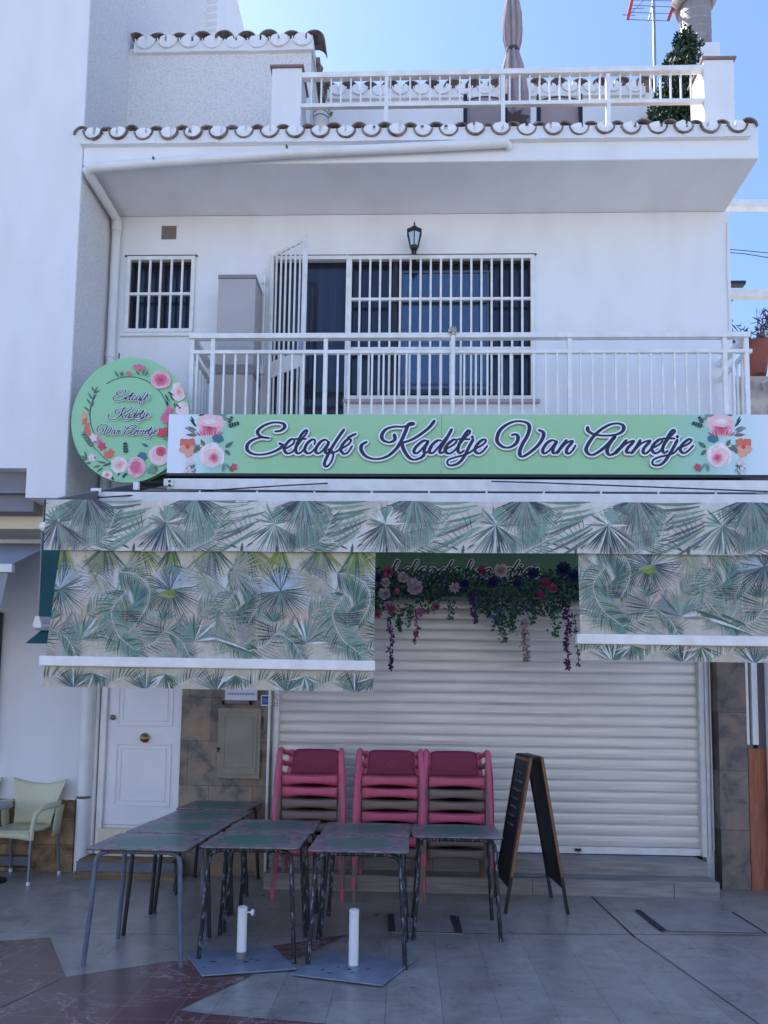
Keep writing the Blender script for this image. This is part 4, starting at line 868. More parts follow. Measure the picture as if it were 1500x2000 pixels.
# keep the art inside the panel
def clip(o, z0, z1, x0=-99, x1=99):
    org = ORG[o.name]; bm = bmesh.new(); bm.from_mesh(o.data)
    for co_, no in (((0,0,z0),(0,0,-1)),((0,0,z1),(0,0,1)),((x0,0,0),(-1,0,0)),((x1,0,0),(1,0,0))):
        bmesh.ops.bisect_plane(bm, geom=bm.verts[:]+bm.edges[:]+bm.faces[:], plane_co=Vector(co_)-org, plane_no=no, clear_outer=True)
    bm.to_mesh(o.data); bm.free()
for fl_ in (False, True): art = Art(T_sign, SYF-.001); mirror_art(art, 909.3, fl_); clip(art.done(t), s1.z, s0.z, s0.x, sx1)
MB.flatk = .0025
gr_, gw, gn = MB(), MB(), MB()
for wd_ in PXS:
    for pts, cap in wd_:
        MB.flatk = .002; ink(gr_, pts, cap, lambda p: T_sign((p[0]+.5,p[1]+.9)), sc, SYF-.012, 4.5)
        MB.flatk = .003; ink(gw, pts, cap, T_sign, sc, SYF-.016, 4.1)
        MB.flatk = .003; ink(gn, pts, cap, T_sign, sc, SYF-.021, 1.0)
fin('lettering_rim', gr_, lsh, t, smooth=True); fin('lettering_outline', gw, letw, t, smooth=True); fin('lettering', gn, navy, t, smooth=True)
# ---- round sign
RYF = 6.60; c = P(254.5,819.5,RYF); rad = (P(371,820,RYF).x-P(140,820,RYF).x)/2; radz = (P(255,697.5,RYF).z-P(250,942,RYF).z)/2
t = thing('round_sign', 'round pale green sign with a flower wreath, hanging left of the long sign', 'sign', (c.x,RYF,c.z))
gm_ = mat('green_printed_disc', srgb(152,206,160), .35)
g = MB(); n = 72; ring_ = [(c.x+rad*1.0*cos(2*pi*k/n), RYF, c.z+radz*sin(2*pi*k/n)) for k in range(n)]; g.prism(ring_, (0,.05,0)); fin('disc', g, gm_, t)
g = MB(); g.tube([P(232,700,RYF+.03), P(233,690,RYF+.03)],.006); g.box(c.x-.2,c.x+.2,RYF+.05,7.4,c.z+.1,c.z+.14); fin('bracket', g, black_metal, t)
def T_r(p): v = P(p[0],p[1],RYF); return (v.x, v.z)
art = Art(T_r, RYF-.001); Kr = lambda x, y: (130+x/6, 690+y/6)
cx3, cy3 = Kr(735,735); arc = [(cx3+76.5*cos(R(a)), cy3-76.5*sin(R(a))) for a in range(-10,130,5)]; art.line(arc, 1.5, C['dgreen'])
arc = [(cx3+76.5*cos(R(a)), cy3-76.5*sin(R(a))) for a in range(150,236,5)]; art.line(arc, 1.5, C['dgreen'])
for x, y, a, l in ((320,470,60,16),(320,470,25,14),(300,540,120,16),(300,540,50,15),(285,600,125,15),(280,640,55,14),(270,680,140,15),(320,450,110,12)):
    q = Kr(x,y); art.leaf(q[0],q[1],a,l,3.6,C['green'])
q = Kr(275,700); art.line([Kr(270,745),Kr(262,690),Kr(300,560),Kr(330,450)],.9,C['green'])
for x, y in ((200,760),(215,800),(245,850),(230,890),(255,930),(235,915),(210,725)): q = Kr(x,y); art.blob(q[0],q[1],4.5,6.5,C['coral'] if y > 780 else C['peach'],.4,.2,4)
art.sprig(*Kr(330,1130),125,32,5,13,3.2,C['green'],30); art.line([Kr(270,1000),Kr(330,1110),Kr(440,1230),Kr(520,1290)],1.4,C['teal'])
for x, y, c_ in ((340,1000,'pink'),(400,1070,'pink'),(320,990,'pale'),(415,1095,'rosec'),(500,1180,'rosec'),(520,1170,'coral'),(300,1225,'pale'),(480,1190,'coral')): q = Kr(x,y); art.blob(q[0],q[1],7,7.5,C[c_],.3,.2,5,x)
q = Kr(333,1222); art.blob(q[0],q[1],1.5,2,C['dgreen'])
for x, y, a, l in ((240,1240,105,17),(240,1240,150,14),(240,1245,185,14),(290,1285,185,13),(400,1320,190,16),(430,1340,215,16),(470,1290,170,20),(520,1290,200,18),(560,1500,120,18),(600,1440,60,16),(650,1450,30,14),(700,1400,240,14)): q = Kr(x,y); art.leaf(q[0],q[1],a,l,4,C['green'] if x < 500 else C['dgreen'])
art.sprig(*Kr(700,1190),95,19,4,8,4,C['dgreen'],45); art.leaf(*Kr(960,1100),150,15,6,C['teal'])
art.rose(*Kr(620,1310),20,C['white'],C['blush'],C['peach'],8); art.rose(*Kr(480,1430),12,C['white'],C['blush'],C['coral'],18)
art.blob(*Kr(890,1215),9,9,C['teal'],0,.1,6); art.rose(*Kr(820,1340),22,C['pale'],C['pink'],C['pink'],9,1.15); art.leaf(*Kr(1030,1390),70,12,10,C['olive']); art.blob(*Kr(1000,1370),8,9,C['sage'],.2,.2,3)
art.rose(*Kr(1090,1200),25,C['pale'],C['blush'],C['blush'],10); art.rose(*Kr(1110,1155),12,C['pink'],C['rosec'],C['rosec'],12)
art.rose(*Kr(1110,320),25,C['blush'],C['pink'],C['rosec'],13,.86); art.rose(*Kr(1320,460),17,C['white'],C['blush'],C['peach'],14,1.3); art.rose(*Kr(1370,660),17,C['white'],C['blush'],C['white'],15)
for x, y, a, l in ((1160,490,-60,18),(1180,560,-75,14),(1220,490,-60,15),(1270,590,-80,10),(1290,600,-50,10),(1190,460,-30,16),(620,290,125,16),(670,280,100,11),(660,275,120,9),(865,270,130,12),(900,270,75,13),(930,280,60,14),(1320,660,40,6)): q = Kr(x,y); art.leaf(q[0],q[1],a,l,3.4,C['dgreen'] if x > 1100 else C['green'])
for x, y in ((820,170),(860,160),(905,185),(845,190),(740,245)): art.blob(*Kr(x,y),5,4,C['pink'],.2,.25,5)
for x, y in ((1210,680),(1160,760),(1180,790),(1130,935),(1110,940),(1150,925)): art.blob(*Kr(x,y),7,8,C['pink'] if y < 900 else C['rosec'],.2,.2,4,x)
art.leaf(*Kr(1190,1000),200,9,6,C['grey']); art.line([Kr(1190,820),Kr(1195,1010)],1,C['dgreen'])
o = art.done(t)
# drop what would stick out past the disc
bm = bmesh.new(); bm.from_mesh(o.data)
for k in range(36):
    a = 2*pi*(k+.5)/36; no = Vector((cos(a)/rad, 0, sin(a)/radz)).normalized(); co_ = Vector((rad*cos(a)*.995,0,radz*sin(a)*.995))
    bmesh.ops.bisect_plane(bm, geom=bm.verts[:]+bm.edges[:]+bm.faces[:], plane_co=co_, plane_no=no, clear_outer=True)
bm.to_mesh(o.data); bm.free()
gw, gn = MB(), MB()
def place_word(strk, sx, x_src, y_src, x_dst, y_dst, thick=2.5, thin=1.15):
    T = lambda p: T_r((x_dst+(p[0]-x_src)*sx, y_dst+(p[1]-y_src)*sx))
    for pts, cap in strk:
        MB.flatk = .002; ink(gw, pts, cap, T, RYF/CF*sx, RYF-.022, 4.6, thick, thin); ink(gn, pts, cap, T, RYF/CF*sx, RYF-.026, .9, thick, thin)
place_word(PXS[0], .335, 480, 890, 222, 785); place_word(PXS[1], .33, 703, 890, 212.5, 819)
place_word(PXS[2], .31, 968, 890, 191, 851); place_word(PXS[3], .31, 968, 890, 191, 851)
fin('lettering_outline', gw, letw, t, smooth=True); fin('lettering', gn, navy, t, smooth=True)
# ---- inner sign above the shutter
IY = 7.36
t = thing('inner_sign', 'green script sign with shade painted in, above the shutter, half hidden by the artificial flowers', 'sign', (.8,IY,3))
a, b = P(560,1080,IY), P(1330,1160,IY); g = MB(); g.box(-1.3,2.9,IY,IY+.06,2.80,3.6); fin('panel', g, mat('shaded_green_panel', srgb(88,130,104), .4), t)  # panel green darkened to stand in for the shade under the awning
fin('lower_edge', MB().box(-1.3,2.9,IY-.012,IY+.05,2.76,2.799), mat('grey_rail', srgb(150,150,152), .4), t)
def T_i(p): v = P(p[0],p[1],IY); return (v.x, v.z)
E_ = [(40,420),(120,370),(140,320),(100,310),(40,370),(15,430),(50,480),(110,465),(150,420)]
GL = {'e':([E_],130),'l':([[(0,430),(90,290),(125,200),(100,185),(55,290),(20,420),(45,480),(100,430)]],95),'b':([[(0,430),(90,290),(125,200),(100,185),(55,290),(20,440),(50,480),(110,450),(130,380),(100,350)],[(110,350),(150,355)]],140),
 'g':([[(150,340),(110,312),(50,340),(10,420),(20,470),(70,460),(150,340)],[(150,345),(100,470),(40,580),(0,600),(-10,570),(60,510),(170,430)]],165),'d':([[(130,330),(90,312),(30,370),(5,440),(25,480),(80,450),(150,330)],[(215,185),(150,310),(100,420),(110,480),(150,460),(180,430)]],180),
 'r':([[(0,440),(50,330),(90,350),(60,430),(70,480),(120,450),(140,420)]],130),'o':([[(90,315),(30,350),(5,430),(30,480),(90,460),(120,380),(90,315),(110,360),(160,350)]],140),
 'j':([[(60,320),(10,440),(-40,560),(-90,600),(-110,570),(-40,500),(90,430)],[(70,272),(74,272)]],90),'s':([[(0,440),(60,330),(80,330),(95,420),(60,478),(10,460)],[(60,478),(110,430)]],110),
 'p':([[(50,330),(0,460),(-50,600)],[(10,420),(90,320),(130,340),(120,430),(60,480),(20,450)]],150),'n':([[(60,322),(10,400),(-20,480)],[(0,450),(90,360),(145,328),(145,350),(105,420),(95,470),(130,480),(170,430)]],165),'z':([[(10,330),(110,325),(20,440),(80,470),(20,590),(-20,570),(110,440)]],120),' ':([],70)}
gw, gn = MB(), MB(); cxp_ = 762.0; k_ = .118
for ch_ in 'belegde broodjes':
    st_, adv = GL[ch_]
    for s_ in st_:
        pts = spl([(cxp_+p[0]*k_*1.18, 1128+(p[1]-480)*k_*.95) for p in s_]); MB.flatk = .002
        ink(gw, pts, False, T_i, IY/CF*.8, IY-.006, 2.6); ink(gn, pts, False, T_i, IY/CF*.8, IY-.010)
    cxp_ += adv*k_*1.18
fin('lettering_outline', gw, letw, t, smooth=True); fin('lettering', gn, navy, t, smooth=True)

# ------------------------------------------------------------------ awning with printed palm fabric
AY = 5.10; AX0, AX1 = -2.60, 3.0
aw = thing('awning', 'large awning with palm leaf printed valance and two lowered drop blinds', 'awning', (0,AY,2.75))
FR = srgb
class Fab:
    """palm leaf print: thin leaf shapes laid on a cloth; u across in metres, v up in metres"""
    def __init__(s, x0, z0, w_, h, y, wave=.004, seed=1):
        s.g = MB(); s.k = 0; s.x0, s.z0, s.w, s.h, s.y, s.wave = x0, z0, w_, h, y, wave; s.r = random.Random(seed)
    def yy(s, u, v): return s.wave*(sin(u*5.1+s.x0*3)+.5*sin(u*11+1.3+v*2))
    def pt(s, u, v, o): return (s.x0+u, s.y+s.yy(u, v)-o, s.z0+v)
    def poly(s, pts, col):
        s.k += 1; o = .0012+.00002*(s.k % 150)+.0031*((s.k//150) % 3)*.6; s.g.poly([s.pt(u, v, o) for u, v in pts], col)
    def base(s, fn, nu, nv):
        for i in range(nu):
            for j in range(nv):
                u0,u1,v0,v1 = s.w*i/nu, s.w*(i+1)/nu, s.h*j/nv, s.h*(j+1)/nv
                s.g.poly([s.pt(u0,v0,0),s.pt(u1,v0,0),s.pt(u1,v1,0),s.pt(u0,v1,0)], fn((u0+u1)/2,(v0+v1)/2))
    def blade(s, u, v, a, ln, wd, col, bend=0, tip=.9):
        n = 5; L, Q = [], []; x, y, th = u, v, a
        for k in range(n+1):
            w_ = wd/2*min(1, .25+k/n*2.2)*(1-(k/n)**2.2*tip); L.append((x-sin(th)*w_, y+cos(th)*w_)); Q.append((x+sin(th)*w_, y-cos(th)*w_))
            x += cos(th)*ln/n; y += sin(th)*ln/n; th += bend/n
        s.poly(L+Q[::-1], col)
    def fan(s, u, v, a0, a1, n, ln, wd, cols, bend=0):
        for k in range(n):
            a = R(a0+(a1-a0)*(k+s.r.uniform(.3,.7))/n); c_ = s.r.choice(cols); s.blade(u, v, a, ln*s.r.uniform(.8,1.1), wd, c_, bend*(1 if k > n/2 else -1))
    def frond(s, pts, n, ln, wd, cols, ang=55, side=(1,-1), rach=None, taper=.5):
        P_ = spl(pts, 8); m = len(P_)
        for k in range(n):
            t_ = k/(n-1); i = min(m-2, int(t_*(m-1))); f = t_*(m-1)-i; x = P_[i][0]+(P_[i+1][0]-P_[i][0])*f; y = P_[i][1]+(P_[i+1][1]-P_[i][1])*f
            th = atan2(P_[i+1][1]-P_[i][1], P_[i+1][0]-P_[i][0]); q = sin(pi*(.12+.83*t_))**taper
            for sg in side: s.blade(x, y, th+sg*R(ang*(1-.3*t_)), ln*q*s.r.uniform(.9,1.1), wd, s.r.choice(cols), -sg*.35)
        if rach:
            for a, b in zip(P_[:-1], P_[1:]):
                d = hypot(b[0]-a[0], b[1]-a[1]) or 1; nx, ny = -(b[1]-a[1])/d*.002, (b[0]-a[0])/d*.002; s.poly([(a[0]+nx,a[1]+ny),(b[0]+nx,b[1]+ny),(b[0]-nx,b[1]-ny),(a[0]-nx,a[1]-ny)], rach)
    def done(s, parent, name, hem=True):
        o = fin(name, s.g, vcol('printed_canvas', .75, noise=.10, bump=.8), parent, fixn=False)
        clip(o, s.z0, s.z0+s.h, s.x0, s.x0+s.w); return o
tg, tg2, nav, sg_, wh, pk, yg, gy, dg, sl_ = [FR(*c_) for c_ in ((104,140,126),(132,162,148),(66,76,86),(142,156,138),(212,213,206),(200,188,174),(128,140,84),(132,136,134),(76,100,86),(100,112,116))]
# valance
V0, V1 = 2.755, 3.12
F = Fab(AX0, V0, AX1-AX0, V1-V0, AY, .007, 3); rr_ = random.Random(8)
def bv(u, v):
    n = mathutils.noise.noise(Vector((u*5,v*7,1))); m_ = mathutils.noise.noise(Vector((u*2.4,v*3,5)))
    c0 = Vector((wh[0],wh[1],wh[2])); c0 = c0.lerp(Vector(pk[:3]), min(1,max(0,.5+m_*1.5))*.7); c0 = c0.lerp(Vector(sg_[:3]), min(1,max(0,n*1.6))*.45); return (*c0, 1)
F.base(bv, 170, 12)
per = .777
for k in range(-1, 8):
    o_ = -.06+k*per; X = lambda a: o_+a
    # long leaves sweeping right at the top
    for q in range(9): F.blade(X(.80+.06*F.r.uniform(-1,1)), .365-.027*q, R(186+q*4), .34+.08*F.r.random(), .024, F.r.choice([tg,tg2,sl_]), -.25)
    for q in range(5): F.blade(X(.55+.05*F.r.random()), .20-.03*q, R(170+10*q), .30, .016, F.r.choice([tg2,gy]), .4)
    F.fan(X(.355), .40, 200, 338, 30, .30, .011, [nav,sl_,nav,gy,tg]); F.fan(X(.36), .39, 235, 300, 18, .26, .012, [gy,tg2,sl_])
    F.frond([(X(.27),-.02),(X(.40),.04),(X(.50),.10),(X(.56),.26)], 30, .19, .010, [tg,tg2,tg,sg_,tg2], 75, (1,), wh); F.frond([(X(.27),-.02),(X(.40),.04),(X(.50),.10),(X(.56),.26)], 20, .16, .009, [tg2,wh,tg,dg], 55, (-1,))
    for q in range(22): F.blade(X(.235+.011*q), .015+.001*q, R(92), .15+.02*sin(q*.9), .0075, nav if q < 7 else F.r.choice([tg,sl_,tg2]), .1)
    for q in range(24): F.blade(X(.232+.0113*q), .012, R(91), .17, .002, wh, .08)
    F.fan(X(.155), .20, 205, 335, 22, .26, .014, [gy,sl_,tg,wh,sg_,nav]); F.fan(X(.155), .20, -10, 190, 12, .15, .02, [tg2,gy,wh,tg]); F.fan(X(.155), .20, 0, 360, 16, .11, .004, [wh,nav])
    F.blade(X(.20), .34, R(-28), .13, .04, sl_, -.3, .7); F.poly([(X(.12),.27),(X(.17),.33),(X(.235),.27),(X(.175),.215)], tg2)
    F.blade(X(.17), -.01, R(92), .06, .02, nav); F.blade(X(.70), -.01, R(85), .07, .024, dg); F.blade(X(.62),.045,R(-25),.06,.014,nav); F.blade(X(.78),.06,R(200),.06,.012,nav,.8)
    for q in range(8): F.blade(X(.62+.02*q), .03+.02*q, R(150-8*q), .14, .006, F.r.choice([nav,gy]), .4)
F.done(aw, 'valance')
# drop blinds
def big_tile(F, ox, top, H, seed=0):
    X = lambda a: ox+a
    Yv = lambda a: top-a       # a metres below the top
    yc = [yg, FR(120,140,70), FR(150,160,96)]
    ps = [FR(*c_) for c_ in ((156,166,148),(144,156,138),(170,172,158),(154,152,146),(176,164,146))]
    for (fu, fv, a0, a1, n_, ln) in ((.0,.16,250,440,20,.26),(.62,.22,150,330,18,.22),(.18,.44,190,350,18,.20),(.66,.50,200,400,20,.20),(.05,.62,-20,200,20,.22),(.42,.80,20,170,18,.22),(.85,.70,20,200,20,.22)): F.fan(X(fu), Yv(fv), a0, a1, n_, ln, .013, ps)
    F.frond([(X(.02),Yv(.32)),(X(-.06),Yv(.45)),(X(.0),Yv(.62)),(X(.12),Yv(.72))], 30, .15, .011, [dg,tg,FR(104,140,124),FR(128,156,140)], 70, (1,-1), wh, .4)
    F.frond([(X(.55),Yv(.48)),(X(.66),Yv(.42)),(X(.80),Yv(.60)),(X(.92),Yv(.74))], 26, .12, .010, [tg,FR(104,140,124),sg_], 65, (1,-1), None, .4)
    F.fan(X(.10), Yv(-.03), 235, 330, 16, .26, .018, [yg,sg_,dg,yc[1]]); F.fan(X(.62), Yv(-.02), 220, 320, 14, .24, .02, [gy,dg,sg_,yg])
    F.fan(X(.33), Yv(-.02), 230, 300, 9, .22, .018, yc+[dg])
    # grey blue arched stem
    for q in range(7): F.blade(X(.46+.01*q), Yv(.10+.01*q), R(15-5*q), .24, .010, F.r.choice([gy,sl_]), -.9)
    # big feather frond, arched
    fr = [(X(.74),Yv(.17)),(X(.86),Yv(.19)),(X(.96),Yv(.28)),(X(.965),Yv(.40)),(X(.90),Yv(.53))]
    F.frond(fr, 34, .20, .0115, [dg,tg,dg,tg,FR(84,122,112)], 78, (-1,), None, .35); F.frond(fr, 30, .09, .009, [dg,tg,FR(72,112,84)], 50, (1,), wh, .4)
    for q in range(7): F.blade(X(.94), Yv(.455+.012*q), R(180), .26-.02*q, .007, nav, 0)
    F.fan(X(1.03), Yv(.33), -25, 25, 9, .13, .016, yc)
    # dark spiky fan with pale core
    F.fan(X(.34), Yv(.30), 20, 200, 24, .20, .012, [FR(176,188,196),sl_,gy,FR(154,168,176)]); F.fan(X(.34), Yv(.30), 190, 372, 30, .24, .0085, [nav,nav,sl_,tg,gy])
    F.fan(X(.34), Yv(.30), 60, 175, 8, .20, .006, [nav]); F.fan(X(.34), Yv(.12), 200, 350, 11, .10, .012, [dg,tg])
    F.blade(X(.48), Yv(.05), R(-62), .30, .013, FR(132,148,98), .05, .5)
    for q in range(12): F.poly([(X(.20+.05*(q%4)+.01*q),Yv(.42-.02*q)),(X(.215+.05*(q%4)+.01*q),Yv(.425-.02*q)),(X(.207+.05*(q%4)+.01*q),Yv(.44-.02*q))], yc[q%3])
    # lower fans and fronds
    F.fan(X(.53), Yv(.66), -5, 185, 22, .20, .02, [sg_,gy,tg,wh,dg]); F.fan(X(.30), Yv(.52), 20, 160, 10, .11, .014, [dg,tg])
    F.blade(X(.38), Yv(.62), R(62), .17, .035, gy, .25, .8); F.blade(X(.74),Yv(.62),R(-15),.25,.03,dg,-.3,.7)
    F.frond([(X(.10),Yv(.74)),(X(.25),Yv(.68)),(X(.33),Yv(.60)),(X(.44),Yv(.66)),(X(.5),Yv(.76))], 30, .12, .011, [dg,tg,sg_,gy], 60, (1,-1), wh)
    for q in range(10): F.blade(X(.60+.02*q), Yv(.60+.012*q), R(-14), .26, .010, F.r.choice([dg,tg,gy,wh]), -.2)
    for q in range(6): F.blade(X(.16), Yv(.50+.03*q), R(-25+6*q), .17, .012, F.r.choice([nav,gy,dg]), .1)
def base_blind(top, H, bz):
    def f(u, v):
        a = top-v; n = mathutils.noise.noise(Vector((u*3,v*9,2)))*.5+mathutils.noise.noise(Vector((u*9,v*22,3)))*.25
        c0 = Vector(FR(194,186,168)[:3]); wht = Vector(FR(202,206,208)[:3]); sand_ = Vector(FR(192,168,146)[:3]); grn = Vector(FR(156,166,146)[:3])
        k1 = max(0, 1-abs((a-bz[0]+n*.1)/.15)); k2 = max(0, 1-abs((a-bz[1]+n*.16)/.12)); c0 = c0.lerp(wht, k1*.9).lerp(sand_, k2*.8).lerp(grn, max(0, n)*.6); return (*c0, 1)
    return f
def blind(x0, x1, ztop, zbar, zbot, y, slope, seed, off, top_off):
    bl_ = None; H = ztop-zbot
    F = Fab(x0, zbot, x1-x0, H, y, .009, seed); F.base(base_blind(H+top_off, H, (.27,.50)), int((x1-x0)/.04), int(H/.03))
    k = off
    while k < x1-x0+.5: big_tile(F, k, H+top_off, H); k += .775
    # the strip below the bar
    for q in range(int((x1-x0)/.16)+1):
        u = .16*q
        if q % 3 == 0: F.frond([(u-.1,-.02),(u+.05,.07),(u+.2,.04)], 20, .10, .010, [tg,dg,tg2,wh], 70, (1,), wh)
        elif q % 3 == 1: F.fan(u+.05, -.01, 20, 160, 18, .17, .010, [dg,nav,gy,wh,tg])
        else: F.fan(u+.02, .10, 190, 350, 14, .13, .012, [tg,gy,wh,dg])
    for sx in ((.43,2.14) if x0 < -2 else (.49,1.7)):
        if sx < x1-x0: F.poly([(sx,0),(sx+.004,0),(sx+.004,H),(sx,H)], FR(176,178,170))
    o = F.done(aw, 'drop_blind'); 
    # gentle sideways drop: hang follows the bar's slope
    for v in o.data.vertices:
        X_, Z_ = v.co.x+ORG[o.name].x, v.co.z+ORG[o.name].z; k = min(1, max(0, (ztop-Z_)/(ztop-zbar))); v.co.z += slope*(X_-x0)*k
        if x0 < -2: v.co.x -= .05*k*max(0, 1-(X_-x0)/1.2); 
        v.co.y -= .05*k
    g = MB(); zz = zbar
    e0 = x0-(.075 if x0 < -2 else .03); g.hexa([(e0,y-.085,zz-.035),(x1+.012,y-.085,zz-.035+slope*(x1-x0)),(x1+.012,y-.03,zz-.035+slope*(x1-x0)),(e0,y-.03,zz-.035),(e0,y-.085,zz+.035),(x1+.012,y-.085,zz+.035+slope*(x1-x0)),(x1+.012,y-.03,zz+.035+slope*(x1-x0)),(e0,y-.03,zz+.035)])
    fin('weight_bar', g, white_metal, o, bevel=.006); return o
YB = 5.14
blind(-2.495,-.24,2.76,P(400,1297,YB-.07).z+.01,P(95,1341,YB-.05).z,YB,-.004,5,-.30,.02)
blind(P(1130,1200,YB).x, 3.0, 2.76, P(1250,1249,YB-.07).z, P(1135,1289,YB-.05).z, YB, -.004, 6, -.62, .22)
# dark green inner side blind on the left, seen past the front one
t2 = thing('side_blind', 'dark green roll-down blind hanging inside the left end of the awning', 'blind', (-2.8,5.9,2.3))
green = mat('dark_green_canvas', srgb(22,84,84), .8, col2=srgb(16,66,70), nscale=2)
a0, a1, a2, a3 = P(84,1030,5.9), P(74,1216,5.9), P(140,1030,5.9), P(55,1257,5.9)
g = MB(); g.grid(lambda u, v: ((a1.x+(a0.x-a1.x)*v)*(1-u)+(-2.2)*u, 5.9+.01*sin(u*9), a1.z+(3.35-a1.z)*v), 10, 8); fin('canvas', g, green, t2, solid=.004)
g = MB(); g.bar((a1.x,5.88,a1.z+.02),(-2.2,5.88,a1.z-.0),.03,.055); g.bar((a1.x,5.875,a1.z-.05),(-2.2,5.875,a1.z-.06),.02,.03); fin('weight_bar', g, mat('grey_bar', srgb(130,136,150), .5), t2, bevel=.004)
g = MB(); g.poly([(a1.x+.03,5.9,a1.z-.065),(-2.2,5.9,a1.z-.08),(-2.2,5.86,a3.z-.01),(a3.x,5.86,a3.z)]); fin('hem_flap', g, green, t2, solid=.004)
t2 = thing('crank_pull', 'white plastic pull tag on a cord at the left end of the awning', 'pull cord', (P(71,1215,5.3).x,5.3,2.3))
q = [P(x,y,5.3) for x, y in ((69,1203),(76,1203),(79,1214),(81,1222),(80,1226),(66,1226),(63,1221),(66,1212))]; fin('tag', MB().prism(q,(0,.012,0)), white_metal, t2, bevel=.002)
g = MB(); g.tube([P(81,1040,5.3),P(79,1110,5.3),P(75,1203,5.3)],.004,8); fin('cord', g, mat('grey_cord', srgb(150,150,150), .7), t2)
g = MB(); c = P(84,1029,5.12); g.tube([c+Vector((.03,0,0)),c,c+Vector((-.02,0,0))],[.036,.036,.02],16); fin('winder', g, white_metal, aw, smooth=True)
# frame: two white cross beams, sloping side arm, dark roof canvas, cables
def cross(x0, y, z0, z1, name):
    return fin(name, MB().box(x0,AX1+.2,y,y+.09,z0,z1), white_metal, aw, bevel=.005)
q0, q1 = P(178,960,5.8), P(178,983,5.8); cross(q0.x+.02, 5.8, q1.z-.05, q0.z+.0, 'front_beam')
r0_, r1_ = P(322,934,6.42), P(322,957,6.42); cross(r0_.x+.02, 6.42, r1_.z, r0_.z, 'rear_beam')
gs_ = mat('grey_aluminium', srgb(110,110,116), .5, metal=.3)
g = MB(); g.bar((AX0+.03,AY+.02,V1-.03),(AX0+.10,7.35,P(330,936,7.3).z),.05,.075); fin('side_arm', g, gs_, aw, bevel=.004)
g = MB()
for (x, y, Y) in ((190,962,5.79),(331,943,6.405)): p = P(x,y,Y); g.box(p.x-.05,p.x+.035,Y-.012,Y,p.z-.03,p.z+.035)
p = P(264,950,6.1); g.box(p.x-.02,p.x+.03,6.1,6.13,p.z-.03,p.z+.04)
fin('corner_bracket', g, white_metal, aw, bevel=.004)
g = MB()
for (x, y, Y) in ((190,962,5.775),(331,940,6.39),(331,948,6.39)): p = P(x,y,Y); g.tube([(p.x,p.y,p.z),(p.x,p.y-.004,p.z)],.012,8)
fin('bracket_bolt', g, black_metal, aw)
za_, zb_ = q0.z+.012, r0_.z-.07
g = MB(); g.poly([(AX0+.08,5.90,q0.z-.03),(AX1,5.90,q0.z-.03),(AX1,6.41,r1_.z-.012),(AX0+.12,6.41,r1_.z-.012)]); g.poly([(AX0+.1,6.52,r0_.z-.01),(AX1,6.52,r0_.z-.01),(AX1,7.42,4.08),(AX0+.1,7.42,4.08)])
fin('roof_canvas', g, mat('green_roof_canvas', srgb(30,46,48), .9), aw, solid=.005)
g = MB()
for x in range(390, 1560, 112): p = P(x,963,5.9); g.tube([(p.x,5.9,p.z-.02),(p.x,5.9,p.z+.02)],.008,8)
fin('cable_carrier', g, white_metal, aw)
g = MB(); g.tube([P(190,972,5.7),P(560,948,6.3),P(640,944,6.36)],.006,6); g.tube([P(960,940,6.36),P(1060,943,6.3),P(1500,960,5.76)],.006,6); g.tube([P(262,952,6.4),P(350,956,5.85),P(640,959,5.79)],.004,6)
fin('cable', g, black_metal, aw)

# ------------------------------------------------------------------ artificial flowers above the shutter
HY = 7.0
gl_ = thing('flower_garland', 'artificial garland of roses, ivy and trailing wisteria hanging above the shutter', 'garland', (.8,HY,3))
r_ = random.Random(12)
def ivy(g, c, s, col, r):
    c = Vector(c); d = rdir(r); d.y = -abs(d.y)*.6-.5; d.normalize(); a = d.cross(Vector((0,0,1))).normalized(); b = a.cross(d); th = r.uniform(0,6.28); A_ = a*cos(th)+b*sin(th); B_ = b*cos(th)-a*sin(th)
    pts = []
    for k, q in enumerate((1,.55,.8,.5,.62,.5,.8,.55)): an = 2*pi*k/8; pts.append(c+A_*(cos(an)*q*s)+B_*(sin(an)*q*s*.9)+d*(.0 if k%2 else -.15*s))
    g.poly(pts, col)
g = MB()
xl, xr = P(700,1150,HY).x, P(1175,1150,HY).x
for k in range(3800):
    u = r_.random(); x = xl+(xr-xl)*u; px_ = 700+475*u
    dep = 62+18*sin(px_*.021)+14*sin(px_*.053+1)+(26 if px_ > 960 else 0)+(14 if px_ < 830 else 0)
    v = r_.random()**.8; py = 1112+dep*v+r_.uniform(-7,7); p = P(px_, py, HY+r_.uniform(-.12,.12)); sh_ = r_.uniform(.5,1.4)
    c_ = (.03*sh_,.10*sh_,.05*sh_) if r_.random() < .75 else (.03*sh_,.05*sh_,.14*sh_)
    ivy(g, p, r_.uniform(.014,.03), gcol(r_, c_), r_)
for (x0_,y0_,y1_,w_) in ((985,1180,1255,20),(800,1180,1225,14),(880,1170,1210,16),(930,1170,1215,12),(1040,1170,1220,14),(1085,1180,1245,22),(770,1180,1205,20),(840,1175,1200,20),(1000,1170,1235,16),(970,1170,1222,14)):
    for k in range(int((y1_-y0_)*1.1)):
        v = r_.random(); p = P(x0_+r_.gauss(0,1)*w_*.4*(1-.5*v), y0_+(y1_-y0_)*v, HY+r_.uniform(-.06,.03)); sh_ = r_.uniform(.6,1.7); ivy(g, p, r_.uniform(.014,.026), gcol(r_, (.03*sh_,.12*sh_,.055*sh_)), r_)
fin('ivy_leaves', g, leafm, gl_, fixn=False)
